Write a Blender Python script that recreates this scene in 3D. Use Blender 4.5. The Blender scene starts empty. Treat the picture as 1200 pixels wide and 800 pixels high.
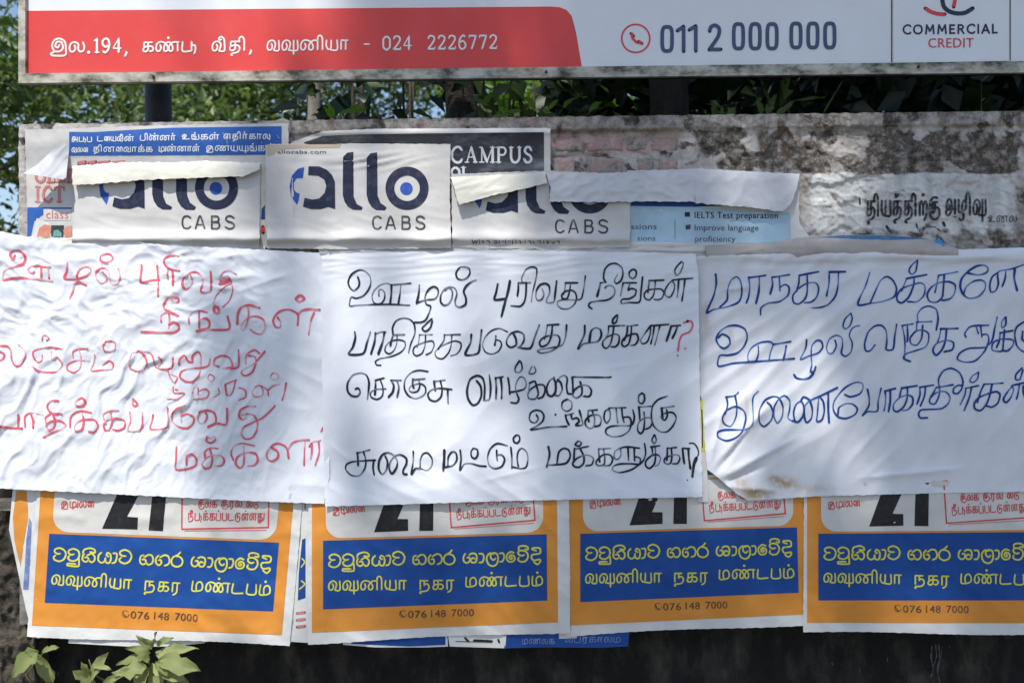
import bpy, math, random
import numpy as np
from mathutils import Vector, Matrix
from mathutils.geometry import delaunay_2d_cdt

random.seed(7); RNG = np.random.default_rng(7)
SC = bpy.context.scene
COL = SC.collection
R = math.radians

# ------------------------------------------------------------------ camera
D = 2.2            # metres from lens to the wall face
K = 0.002          # metres on the wall face per photo pixel
ZC = 1.5
ROLL = R(0.62)
cam = bpy.data.cameras.new('camera'); cam_o = bpy.data.objects.new('camera', cam)
COL.objects.link(cam_o)
cam.sensor_width = 36; cam.lens = 36 * D / (1200 * K)
cam.dof.use_dof = True; cam.dof.focus_distance = D; cam.dof.aperture_fstop = 4.5
cam.clip_start = 0.05; cam.clip_end = 2000
_c, _s = math.cos(ROLL), math.sin(ROLL)
cam_o.matrix_world = Matrix(((_c, _s, 0, 0), (0, 0, -1, -D), (-_s, _c, 0, ZC), (0, 0, 0, 1)))
SC.camera = cam_o

# ------------------------------------------------------------------ sky, sun, exposure
SUN_EL, SUN_AZ = R(60), R(17)          # azimuth measured from the wall's outward normal towards the left
TO_SUN = np.array([-math.cos(SUN_EL) * math.sin(SUN_AZ), -math.cos(SUN_EL) * math.cos(SUN_AZ), math.sin(SUN_EL)])
world = bpy.data.worlds.new('World'); SC.world = world; world.use_nodes = True
wn = world.node_tree; bgn = wn.nodes['Background']
sky = wn.nodes.new('ShaderNodeTexSky'); sky.sky_type = 'NISHITA'; sky.sun_disc = False
sky.sun_elevation = SUN_EL; sky.sun_rotation = math.atan2(TO_SUN[0], TO_SUN[1])
sky.air_density = 1.0; sky.dust_density = 1.0
wn.links.new(sky.outputs[0], bgn.inputs[0]); bgn.inputs[1].default_value = 0.13
sun = bpy.data.lights.new('sun', 'SUN'); sun.energy = 4.3; sun.angle = R(0.53); sun.color = (1, 0.95, 0.87)
sun_o = bpy.data.objects.new('sun', sun); COL.objects.link(sun_o)
sun_o.rotation_euler = Vector(TO_SUN).to_track_quat('Z', 'Y').to_euler()
sun_o.location = (0, -3, 12)
SC.view_settings.view_transform = 'Standard'; SC.view_settings.look = 'None'
SC.view_settings.exposure = 0.36; SC.view_settings.gamma = 1

# ------------------------------------------------------------------ helpers
def W(px, py, y=0.0):
    """A photo pixel on the upright plane at distance y behind the wall face, as world coordinates."""
    px = np.asarray(px, float); py = np.asarray(py, float); y = np.asarray(y, float)
    s = (D + y) / D
    a = (px - 600) * K * s; b = -(py - 400) * K * s
    return np.stack(np.broadcast_arrays(a * _c + b * _s, y, ZC - a * _s + b * _c), -1)

def _hash(ix, iy, seed):
    n = (ix.astype(np.int64) * 374761393 + iy.astype(np.int64) * 668265263 + seed * 974711) & 0x7fffffff
    n = ((n ^ (n >> 13)) * 1274126177) & 0x7fffffff
    return ((n ^ (n >> 16)) & 0xffff) / 65535.0 * 2 * np.pi
def perlin(x, y, seed=0):
    x = np.asarray(x, float); y = np.asarray(y, float)
    x0 = np.floor(x); y0 = np.floor(y); fx = x - x0; fy = y - y0
    u = fx * fx * fx * (fx * (fx * 6 - 15) + 10); v = fy * fy * fy * (fy * (fy * 6 - 15) + 10)
    def g(i, j):
        a = _hash(x0 + i, y0 + j, seed); return np.cos(a) * (fx - i) + np.sin(a) * (fy - j)
    a = g(0, 0) * (1 - u) + g(1, 0) * u; b = g(0, 1) * (1 - u) + g(1, 1) * u
    return (a * (1 - v) + b * v) * 1.5
def fbm(x, y, seed=0, octv=4):
    r = 0; a = 1; t = 0
    for i in range(octv): r = r + a * perlin(x * 2 ** i, y * 2 ** i, seed + i * 17); t += a; a *= .5
    return r / t
def ridge(n): return 1 - np.minimum(1, np.abs(n) * 2.2)
def ss(a, b, x):
    t = np.clip((x - a) / (b - a), 0, 1); return t * t * (3 - 2 * t)
def rotated(x, y, deg):
    c, s = math.cos(R(deg)), math.sin(R(deg))
    return x * c - y * s, x * s + y * c      # along, across (image y runs down)
def streak(x, y, deg, lam, stretch, seed):
    al, ac = rotated(x, y, deg); return perlin(al / (lam * stretch), ac / lam, seed)
def bump(x, y, cx, cy, rx, ry): return np.exp(-((x - cx) / rx) ** 2 - ((y - cy) / ry) ** 2)
def crease(x, y, x0, y0, x1, y1, w, sgn=1):
    dx, dy = x1 - x0, y1 - y0; L = math.hypot(dx, dy)
    t = ((x - x0) * dx + (y - y0) * dy) / L; d = ((x - x0) * dy - (y - y0) * dx) / L
    return sgn * np.exp(-np.abs(d) / w) * ss(-.1 * L, .25 * L, t) * (1 - ss(.7 * L, 1.1 * L, t))

# ---- materials
def _nt(name):
    m = bpy.data.materials.new(name); m.use_nodes = True
    nt = m.node_tree; return m, nt, nt.nodes['Principled BSDF']
def _noise(nt, scale, detail=4, rough=.6, vec=None, typ='n'):
    if typ == 'v':
        n = nt.nodes.new('ShaderNodeTexVoronoi'); n.inputs['Scale'].default_value = scale
    else:
        n = nt.nodes.new('ShaderNodeTexNoise'); n.inputs['Scale'].default_value = scale
        n.inputs['Detail'].default_value = detail; n.inputs['Roughness'].default_value = rough
    if vec is None:
        tc = nt.nodes.new('ShaderNodeNewGeometry'); vec = tc.outputs['Position']
    nt.links.new(vec, n.inputs['Vector']); return n
def _ramp(nt, fac, stops):
    r = nt.nodes.new('ShaderNodeValToRGB'); e = r.color_ramp.elements
    while len(e) < len(stops): e.new(0.5)
    for q, (p, c) in zip(e, stops):
        q.position = p; q.color = (c, c, c, 1) if not hasattr(c, '__len__') else (*c, 1)
    nt.links.new(fac, r.inputs[0]); return r.outputs[0]
def _mix(nt, fac, a, b, mode='MIX'):
    m = nt.nodes.new('ShaderNodeMix'); m.data_type = 'RGBA'; m.blend_type = mode
    for sock, v in ((m.inputs[0], fac), (m.inputs[6], a), (m.inputs[7], b)):
        if hasattr(v, 'links') or hasattr(v, 'is_linked'): nt.links.new(v, sock)
        elif hasattr(v, '__len__'): sock.default_value = (*v, 1)
        else: sock.default_value = v
    return m.outputs[2]
def _bump(nt, p, h, strength, dist):
    b = nt.nodes.new('ShaderNodeBump'); b.inputs['Strength'].default_value = strength; b.inputs['Distance'].default_value = dist
    nt.links.new(h, b.inputs['Height']); nt.links.new(b.outputs[0], p.inputs['Normal'])
def _map(nt, sc, rot=(0, 0, 0)):
    tc = nt.nodes.new('ShaderNodeTexCoord'); mp = nt.nodes.new('ShaderNodeMapping')
    mp.inputs['Scale'].default_value = sc; mp.inputs['Rotation'].default_value = rot
    nt.links.new(tc.outputs['Object'], mp.inputs['Vector']); return mp.outputs[0]

def paper_mat(name, col, stain=0.0, stain_col=(.45, .33, .18), rough=.62, speck=.06, bumpy=.15):
    m, nt, p = _nt(name)
    n = _noise(nt, 9, 5); f = _ramp(nt, n.outputs[0], [(.3, 1 - speck * 1.6), (.7, 1)])
    c = _mix(nt, 1.0, col, f, 'MULTIPLY')
    if stain:
        n2 = _noise(nt, 14, 6, .7); f2 = _ramp(nt, n2.outputs[0], [(.62 - stain * .2, 0), (.75, min(1, stain * 1.3))])
        c = _mix(nt, f2, c, stain_col)
    nt.links.new(c, p.inputs['Base Color']); p.inputs['Roughness'].default_value = rough
    p.inputs['Specular IOR Level'].default_value = .3
    fine = _noise(nt, 120, 4, .6); _bump(nt, p, fine.outputs[0], bumpy, .002)
    return m
def ink_mat(name, col, wear=.25, wear_col=None, scale=60, rough=.6, low=.5):
    m, nt, p = _nt(name)
    n = _noise(nt, scale, 5, .65); f = _ramp(nt, n.outputs[0], [(low, 0), (low + .25, wear)])
    wc = wear_col or tuple(min(.8, .35 + .6 * v) for v in col)
    c = _mix(nt, f, col, wc)
    nt.links.new(c, p.inputs['Base Color']); p.inputs['Roughness'].default_value = rough
    p.inputs['Specular IOR Level'].default_value = .3
    return m
def marker_mat(name, col, thin):
    m, nt, p = _nt(name); at = nt.nodes.new('ShaderNodeAttribute'); at.attribute_name = 'tint'
    n = _noise(nt, 160, 4, .7); a = nt.nodes.new('ShaderNodeMath'); a.operation = 'MULTIPLY_ADD'; nt.links.new(n.outputs[0], a.inputs[0]); a.inputs[1].default_value = .9
    nt.links.new(at.outputs['Fac'], a.inputs[2]); f = _ramp(nt, a.outputs[0], [(.55, 1), (1.0, 0)])
    nt.links.new(_mix(nt, f, col, thin), p.inputs['Base Color']); p.inputs['Roughness'].default_value = .6; p.inputs['Specular IOR Level'].default_value = .25
    return m
def leaf_mat(name, c1, c2, trans=.35, rough=.45):
    m, nt, p = _nt(name)
    at = nt.nodes.new('ShaderNodeAttribute'); at.attribute_name = 'tint'
    c = _mix(nt, at.outputs['Fac'], c1, c2)
    nt.links.new(c, p.inputs['Base Color']); p.inputs['Roughness'].default_value = rough
    tr = nt.nodes.new('ShaderNodeBsdfTranslucent'); hs = nt.nodes.new('ShaderNodeHueSaturation')
    hs.inputs['Saturation'].default_value = 1.15; hs.inputs['Value'].default_value = 1.5
    nt.links.new(c, hs.inputs['Color']); nt.links.new(hs.outputs[0], tr.inputs[0])
    mx = nt.nodes.new('ShaderNodeMixShader'); mx.inputs[0].default_value = trans
    out = nt.nodes['Material Output']
    nt.links.new(p.outputs[0], mx.inputs[1]); nt.links.new(tr.outputs[0], mx.inputs[2]); nt.links.new(mx.outputs[0], out.inputs[0])
    return m
def rough_mat(name, stops, scale=8, rough=.9, bstr=.6, bdist=.01, vec_scale=(1, 1, 1), detail=8):
    m, nt, p = _nt(name)
    v = _map(nt, vec_scale); n = _noise(nt, scale, detail, .65, v)
    c = _ramp(nt, n.outputs[0], stops); nt.links.new(c, p.inputs['Base Color'])
    p.inputs['Roughness'].default_value = rough
    n2 = _noise(nt, scale * 7, 6, .7); _bump(nt, p, n2.outputs[0], bstr, bdist)
    return m

# ---- objects
def tag(o, label=None, cat=None, group=None, kind=None):
    for k, v in (('label', label), ('category', cat), ('group', group), ('kind', kind)):
        if v: o[k] = v
    return o
def empty(name, loc, label, cat, group=None, kind=None):
    o = bpy.data.objects.new(name, None); o.location = [float(v) for v in loc]; o.empty_display_size = .05
    COL.objects.link(o); return tag(o, label, cat, group, kind)
def mesh(name, V, F, mt, parent=None, smooth=True, tint=None):
    V = np.asarray(V, float)
    q = parent
    while q is not None: V = V - np.array(q.location); q = q.parent
    me = bpy.data.meshes.new(name)
    if isinstance(F, np.ndarray):
        k = F.shape[1]; me.vertices.add(len(V)); me.vertices.foreach_set('co', V.ravel())
        me.loops.add(F.size); me.loops.foreach_set('vertex_index', F.ravel().astype(np.int32))
        me.polygons.add(len(F)); me.polygons.foreach_set('loop_start', np.arange(0, F.size, k, dtype=np.int32))
        me.update(calc_edges=True); me.validate()
    else:
        me.from_pydata(V.tolist(), [], F)
    if smooth: me.polygons.foreach_set('use_smooth', [True] * len(me.polygons))
    if tint is not None:
        a = me.attributes.new('tint', 'FLOAT', 'POINT'); a.data.foreach_set('value', np.asarray(tint, float))
    if mt: me.materials.append(mt)
    o = bpy.data.objects.new(name, me); COL.objects.link(o)
    if parent is not None: o.parent = parent
    return o

def grid_faces(nx, ny):
    i, j = np.meshgrid(np.arange(nx - 1), np.arange(ny - 1)); a = (j * nx + i).ravel()
    return np.stack([a, a + nx, a + nx + 1, a + 1], 1)
def box(V, F, a, b):
    (x0, y0, z0), (x1, y1, z1) = a, b; n = len(V)
    V += [(x0, y0, z0), (x1, y0, z0), (x1, y1, z0), (x0, y1, z0), (x0, y0, z1), (x1, y0, z1), (x1, y1, z1), (x0, y1, z1)]
    F += [tuple(n + q for q in f) for f in ((0, 3, 2, 1), (4, 5, 6, 7), (0, 1, 5, 4), (1, 2, 6, 5), (2, 3, 7, 6), (3, 0, 4, 7))]
def pxbox(V, F, x0, y0, x1, y1, d0, d1, tilt=0):
    """box between photo pixels at depths d0 (front) and d1 (back); size taken at the front."""
    n = len(V); q = W([x0, x1, x1, x0], [y1, y1 + tilt, y0 + tilt, y0], d0)
    for dd in (d0, d1):
        for p in q: V.append((float(p[0]), dd, float(p[2])))
    F += [tuple(n + k for k in f) for f in ((0, 1, 2, 3), (7, 6, 5, 4), (0, 4, 5, 1), (1, 5, 6, 2), (2, 6, 7, 3), (3, 7, 4, 0))]
def tube(V, F, pts, rads, seg=8):
    pts = [Vector(p) for p in pts]; n0 = len(V)
    for i, p in enumerate(pts):
        t = (pts[min(i + 1, len(pts) - 1)] - pts[max(i - 1, 0)]).normalized()
        a = t.orthogonal().normalized() if i == 0 else (a - t * a.dot(t)).normalized()
        b = t.cross(a)
        for k in range(seg):
            th = 2 * math.pi * k / seg; V.append(tuple(p + (a * math.cos(th) + b * math.sin(th)) * rads[i]))
    for i in range(len(pts) - 1):
        for k in range(seg):
            q = n0 + i * seg; F.append((q + k, q + (k + 1) % seg, q + seg + (k + 1) % seg, q + seg + k))
    F.append(tuple(n0 + k for k in range(seg))[::-1]); F.append(tuple(n0 + (len(pts) - 1) * seg + k for k in range(seg)))

# ---- paper surfaces: photo-pixel outline + height h(x, y) in metres off the wall
def edge(pts, along):     # piecewise-linear edge; along='x' gives y(x), 'y' gives x(y)
    P = sorted(pts, key=lambda p: p[0] if along == 'x' else p[1])
    a = np.array([p[0 if along == 'x' else 1] for p in P]); b = np.array([p[1 if along == 'x' else 0] for p in P])
    return lambda t: np.interp(t, a, b)
def sheet(name, T, B, L, Rr, h, mt, parent, step=2.0, ragged=.5, seed=1, extra=None):
    T = edge(T, 'x'); B = edge(B, 'x'); L = edge(L, 'y'); Rr = edge(Rr, 'y')
    xm = [float(L(300)), float(Rr(300))]; ym = [float(T(xm[0])), float(B(xm[0]))]
    nx = max(3, int(abs(float(Rr(ym[1])) - float(L(ym[1]))) / step)); ny = max(3, int(abs(ym[1] - ym[0]) / step))
    u, v = np.meshgrid(np.linspace(0, 1, nx), np.linspace(0, 1, ny))
    y = ym[0] + (ym[1] - ym[0]) * v; x = L(y) * (1 - u) + Rr(y) * u
    for _ in range(4):
        x = L(y) * (1 - u) + Rr(y) * u; y = T(x) * (1 - v) + B(x) * v
    y = y + ragged * perlin(x / 7, 0 * x, seed) * (np.abs(v - .5) * 2) ** 6
    x = x + ragged * perlin(y / 7, 0 * y, seed + 3) * (np.abs(u - .5) * 2) ** 6
    V = W(x, y, -h(x, y)).reshape(-1, 3)
    return mesh(name, V, grid_faces(nx, ny), mt, parent)
def fill(poly, step=5, interior=True):
    P = []
    n = len(poly)
    for i in range(n):
        (x0, y0), (x1, y1) = poly[i], poly[(i + 1) % n]; k = max(1, int(math.hypot(x1 - x0, y1 - y0) / step))
        for j in range(k): P.append((x0 + (x1 - x0) * j / k, y0 + (y1 - y0) * j / k))
    m = len(P); a = np.array(P)
    pts = [Vector(p) for p in P]
    if interior:
        gx, gy = np.meshgrid(np.arange(a[:, 0].min() + step * .5, a[:, 0].max(), step), np.arange(a[:, 1].min() + step * .5, a[:, 1].max(), step))
        gx = gx.ravel(); gy = gy.ravel(); ins = np.zeros(len(gx), bool); near = np.zeros(len(gx), bool)
        for i in range(m):
            (x0, y0), (x1, y1) = P[i], P[(i + 1) % m]
            if y0 != y1:
                c = ((y0 > gy) != (y1 > gy)) & (gx < (x1 - x0) * (gy - y0) / (y1 - y0) + x0); ins ^= c
            near |= (gx - x0) ** 2 + (gy - y0) ** 2 < (step * .45) ** 2
        for q in np.nonzero(ins & ~near)[0]: pts.append(Vector((gx[q], gy[q])))
    r = delaunay_2d_cdt(pts, [(i, (i + 1) % m) for i in range(m)], [list(range(m))], 1, 1e-4)
    V = [(v.x, v.y) for v in r[0]]; F = [tuple(f)[::-1] for f in r[2]]
    return V, F
def poly_sheet(name, poly, h, mt, parent, step=3):
    V, F = fill(poly, step); a = np.array(V)
    return mesh(name, W(a[:, 0], a[:, 1], -h(a[:, 0], a[:, 1])), F, mt, parent)

SMALL = {'painted_lettering', 'lime_drip', 'red_stamp', 'web_address', 'small_print', 'heading_lettering', 'label_lettering', 'bold_lettering', 'list_lettering', 'phone_number', 'yellow_print', 'red_print', 'black_print', 'white_print', 'tiny_lettering'}
class Ink:
    """Flat print or pen strokes laid a hair above a paper surface."""
    def __init__(s, h, eps=.0008, pen=False): s.h = h; s.pen = pen; s.eps = eps; s.V = []; s.F = []; s.E = []; s.Pr = []; s.k = 0
    def add(s, V, F, e=0.0, pr=1.0):
        n = len(s.V); s.Pr += list(pr) if hasattr(pr, '__len__') else [pr] * len(V); s.V += [tuple(map(float, v)) for v in V]; s.F += [tuple(n + q for q in f) for f in F]
        s.E += list(e) if hasattr(e, '__len__') else [e] * len(V)
    def poly(s, pts, step=5): 
        V, F = fill(pts, step); s.add(V, F)
    def stroke(s, pts, w, taper=0.0, smooth=True):
        s.k += 1; P = np.array(pts, float)
        if np.hypot(*np.diff(P, axis=0).T).sum() < w * .6 if len(P) > 1 else True:     # a dot
            c = P.mean(0); s.add([tuple(c)] + [(c[0] + w * .55 * math.cos(t), c[1] - w * .55 * math.sin(t)) for t in np.linspace(0, 2 * math.pi, 11)[:-1]], [(0, 1 + i, 1 + (i + 1) % 10) for i in range(10)], (s.k % 8) * .00007); return
        if smooth and len(P) > 2:
            Q = np.vstack([2 * P[0] - P[1], P, 2 * P[-1] - P[-2]]); out = []
            for i in range(1, len(Q) - 2):
                n = max(2, int(np.hypot(*(Q[i + 1] - Q[i])) / min(1.4, w * .45))); t = np.linspace(0, 1, n, endpoint=False)[:, None]
                a, b, c, d = Q[i - 1], Q[i], Q[i + 1], Q[i + 2]
                m1 = (c - a) * .42; m2 = (d - b) * .42
                L = np.hypot(*(c - b)) + 1e-6      # keep tangents no longer than the chord
                m1 *= min(1, 1.0 * L / (np.hypot(*m1) + 1e-6)); m2 *= min(1, 1.0 * L / (np.hypot(*m2) + 1e-6))
                out.append((2 * t**3 - 3 * t**2 + 1) * b + (t**3 - 2 * t**2 + t) * m1 + (-2 * t**3 + 3 * t**2) * c + (t**3 - t**2) * m2)
            P = np.vstack(out + [P[-1:]])
        else:
            out = []
            for i in range(len(P) - 1):
                n = max(1, int(np.hypot(*(P[i + 1] - P[i])) / 3)); t = np.linspace(0, 1, n, endpoint=False)[:, None]
                out.append(P[i] * (1 - t) + P[i + 1] * t)
            P = np.vstack(out + [P[-1:]])
        n = len(P); T = np.gradient(P, axis=0) if n > 1 else np.array([[1, 0]])
        T /= np.hypot(T[:, 0], T[:, 1])[:, None] + 1e-9
        N = np.stack([-T[:, 1], T[:, 0]], 1); t = np.linspace(0, 1, n)
        arc = np.concatenate([[0], np.cumsum(np.hypot(*np.diff(P, axis=0).T))]) if n > 1 else np.zeros(n)
        pr = np.clip(.55 + .9 * perlin(arc / 17 + s.k * 3.7, arc * 0 + s.k * .37, 71) + .25 * np.exp(-arc / 2.5), 0, 1) if s.pen else np.ones(n)
        ww = w / 2 * ((.62 + .62 * pr) if s.pen else 1) * (1 - taper * t)
        A = P + N * ww[:, None]; B = P - N * ww[:, None]
        V = np.empty((2 * n, 2)); V[0::2] = A; V[1::2] = B; V = V.tolist()
        F = [(2 * i, 2 * i + 2, 2 * i + 3, 2 * i + 1) for i in range(n - 1)]
        e0 = (s.k % 8) * .00007; e = list(np.repeat(e0 + t * .00006, 2)); prv = list(np.repeat(pr, 2))
        closed = np.hypot(*(P[0] - P[-1])) < .1 * w
        for (c, d, r, ea, eb, ec) in () if closed else ((P[0], -T[0], ww[0], 0, 1, e0), (P[-1], T[-1], ww[-1], 2 * n - 1, 2 * n - 2, e0 + .00006)):
            m = len(V); nn = np.array([-d[1], d[0]])
            ring = []
            for q in range(1, 6):
                th = math.pi * (q / 6 - .5); V.append((c + d * math.cos(th) * r + nn * math.sin(th) * r).tolist()); e.append(ec); prv.append(pr[0] if ea == 0 else pr[-1]); ring.append(m + q - 1)
            F.append(tuple([ea] + ring[::-1] + [eb]) if ea == 0 else tuple([ea] + ring[::-1] + [eb]))
        s.add(V, F, e, prv)
    def block(s, ox, oy, sc, w, text):
        for st in text.split(';'):
            st = st.strip()
            if not st: continue
            ww = w
            if '@' in st: st, q = st.split('@'); ww = w * float(q)
            pts = [tuple(float(v) for v in p.split(',')) for p in st.split()]
            s.stroke([(ox + x / sc, oy + y / sc) for x, y in pts], ww)
    def text(s, body, x0, y0, x1, cap, slope=0.0, bold=0.0, shear=0.0, xf=None):
        """Latin text fitted between x0 and x1 with its baseline at y0 and capital height cap."""
        c = bpy.data.curves.new('t', 'FONT'); c.body = body; c.size = 1; c.resolution_u = 3; c.space_character = 1 + 3 * bold
        o = bpy.data.objects.new('t', c); COL.objects.link(o); bpy.context.view_layer.update()
        me = bpy.data.meshes.new_from_object(o); a = np.array([v.co[:2] for v in me.vertices]); F = [tuple(p.vertices) for p in me.polygons]
        bpy.data.objects.remove(o); bpy.data.curves.remove(c); bpy.data.meshes.remove(me)
        k = (x1 - x0) / (a[:, 0].max() - a[:, 0].min()); X = x0 + (a[:, 0] - a[:, 0].min()) * k
        ky = cap / .70; Y = y0 - a[:, 1] * ky + (X - x0) * slope
        for q, dx in enumerate((0,) if not bold else (-1, 0, 1)):
            s.add(np.stack([X + dx * bold * cap * .55, Y + (dx != 0) * .1 * bold * cap], 1), F, q * .00008)
    def build(s, name, mt, parent, split=None, gap=.9):
        a = np.array(s.V)
        if split:                                   # one object per letter: pieces that touch belong together
            par = list(range(len(a)))
            def find(i):
                while par[i] != i: par[i] = par[par[i]]; i = par[i]
                return i
            for f in s.F:
                r = find(f[0])
                for q in f[1:]: par[find(q)] = r
            lab = np.array([find(i) for i in range(len(a))]); ids = list(dict.fromkeys(lab.tolist()))
            P = [a[lab == i] for i in ids]; bb = [(p.min(0) - gap, p.max(0) + gap) for p in P]; g = list(range(len(ids)))
            def fg(i):
                while g[i] != i: i = g[i]
                return i
            for i in range(len(ids)):
                for j in range(i):
                    if fg(i) != fg(j) and (bb[i][0] < bb[j][1]).all() and (bb[j][0] < bb[i][1]).all():
                        if ((P[i][:, None] - P[j][None]) ** 2).sum(2).min() < gap * gap: g[fg(i)] = fg(j)
            where = {i: fg(k) for k, i in enumerate(ids)}; grp = np.array([where[l] for l in lab]); E_ = np.array(s.E)
            W_ = W(a[:, 0], a[:, 1], -(s.h(a[:, 0], a[:, 1]) + s.eps + E_)); o = None
            fgp = [grp[f[0]] for f in s.F]
            for u in sorted(set(grp.tolist()), key=lambda u: (a[grp == u, 1].mean() // 40, a[grp == u, 0].mean())):
                idx = np.nonzero(grp == u)[0]; m_ = {int(v): k for k, v in enumerate(idx)}
                o = mesh(split, W_[idx], [tuple(m_[q] for q in f) for f, gg in zip(s.F, fgp) if gg == u], mt, parent, True, np.array(s.Pr)[idx])
            return o
        V = W(a[:, 0], a[:, 1], -(s.h(a[:, 0], a[:, 1]) + s.eps + np.array(s.E)))
        o = mesh(name, V, s.F, mt, parent, True, np.array(s.Pr))
        if name in SMALL: o['kind'] = 'stuff'
        return o

DIG = {'0': (7, '3.5,10 1,8 .8,5 1,2 3.5,0 6,2 6.2,5 6,8 3.5,10'), '1': (5, '1,8.3 3,9.8@.8; 3,10 3,0; 1.2,.2 4.8,.2@.6'), '2': (7, '1,7.8 1.6,9.4 3.5,10 5.6,9 5.8,7 4,4 .8,.5; .8,.4 6.2,.4; 6.2,.4 6.4,2@.6'),
 '4': (7.4, '4.8,0 4.8,10; 4.8,9.8 .6,3.2@.6; .6,3 6.8,3@.7'), '6': (7, '5.8,9 4,10 1.8,7.8 .9,4 1.8,.8 3.6,0 5.8,1.4 6,4 3.8,6 1.4,4.6'), '7': (7, '.8,9.7 6.2,9.7; 6.2,9.7 2.8,0; .8,9.7 .7,8@.6'), '9': (7, '1.2,1 3,0 5.2,2.2 6.1,6 5.2,9.2 3.4,10 1.2,8.6 1,6 3.2,4 5.6,5.4')}
def digits(ink, body, x0, base, x1, h, w, slope=0.0):
    tot = sum(DIG[c][0] for c in body) + 1.4 * (len(body) - 1); kx = (x1 - x0) / tot; cx = 0
    for c in body:
        for st in DIG[c][1].split(';'):
            st = st.strip(); ww = w
            if '@' in st: st, q = st.split('@'); ww = w * float(q)
            P = [tuple(float(v) for v in q.split(',')) for q in st.split()]
            ink.stroke([(x0 + (cx + x) * kx, base - y * h / 10 + (cx + x) * kx * slope) for x, y in P], ww, smooth=len(P) > 2)
        cx += DIG[c][0] + 1.4
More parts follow.
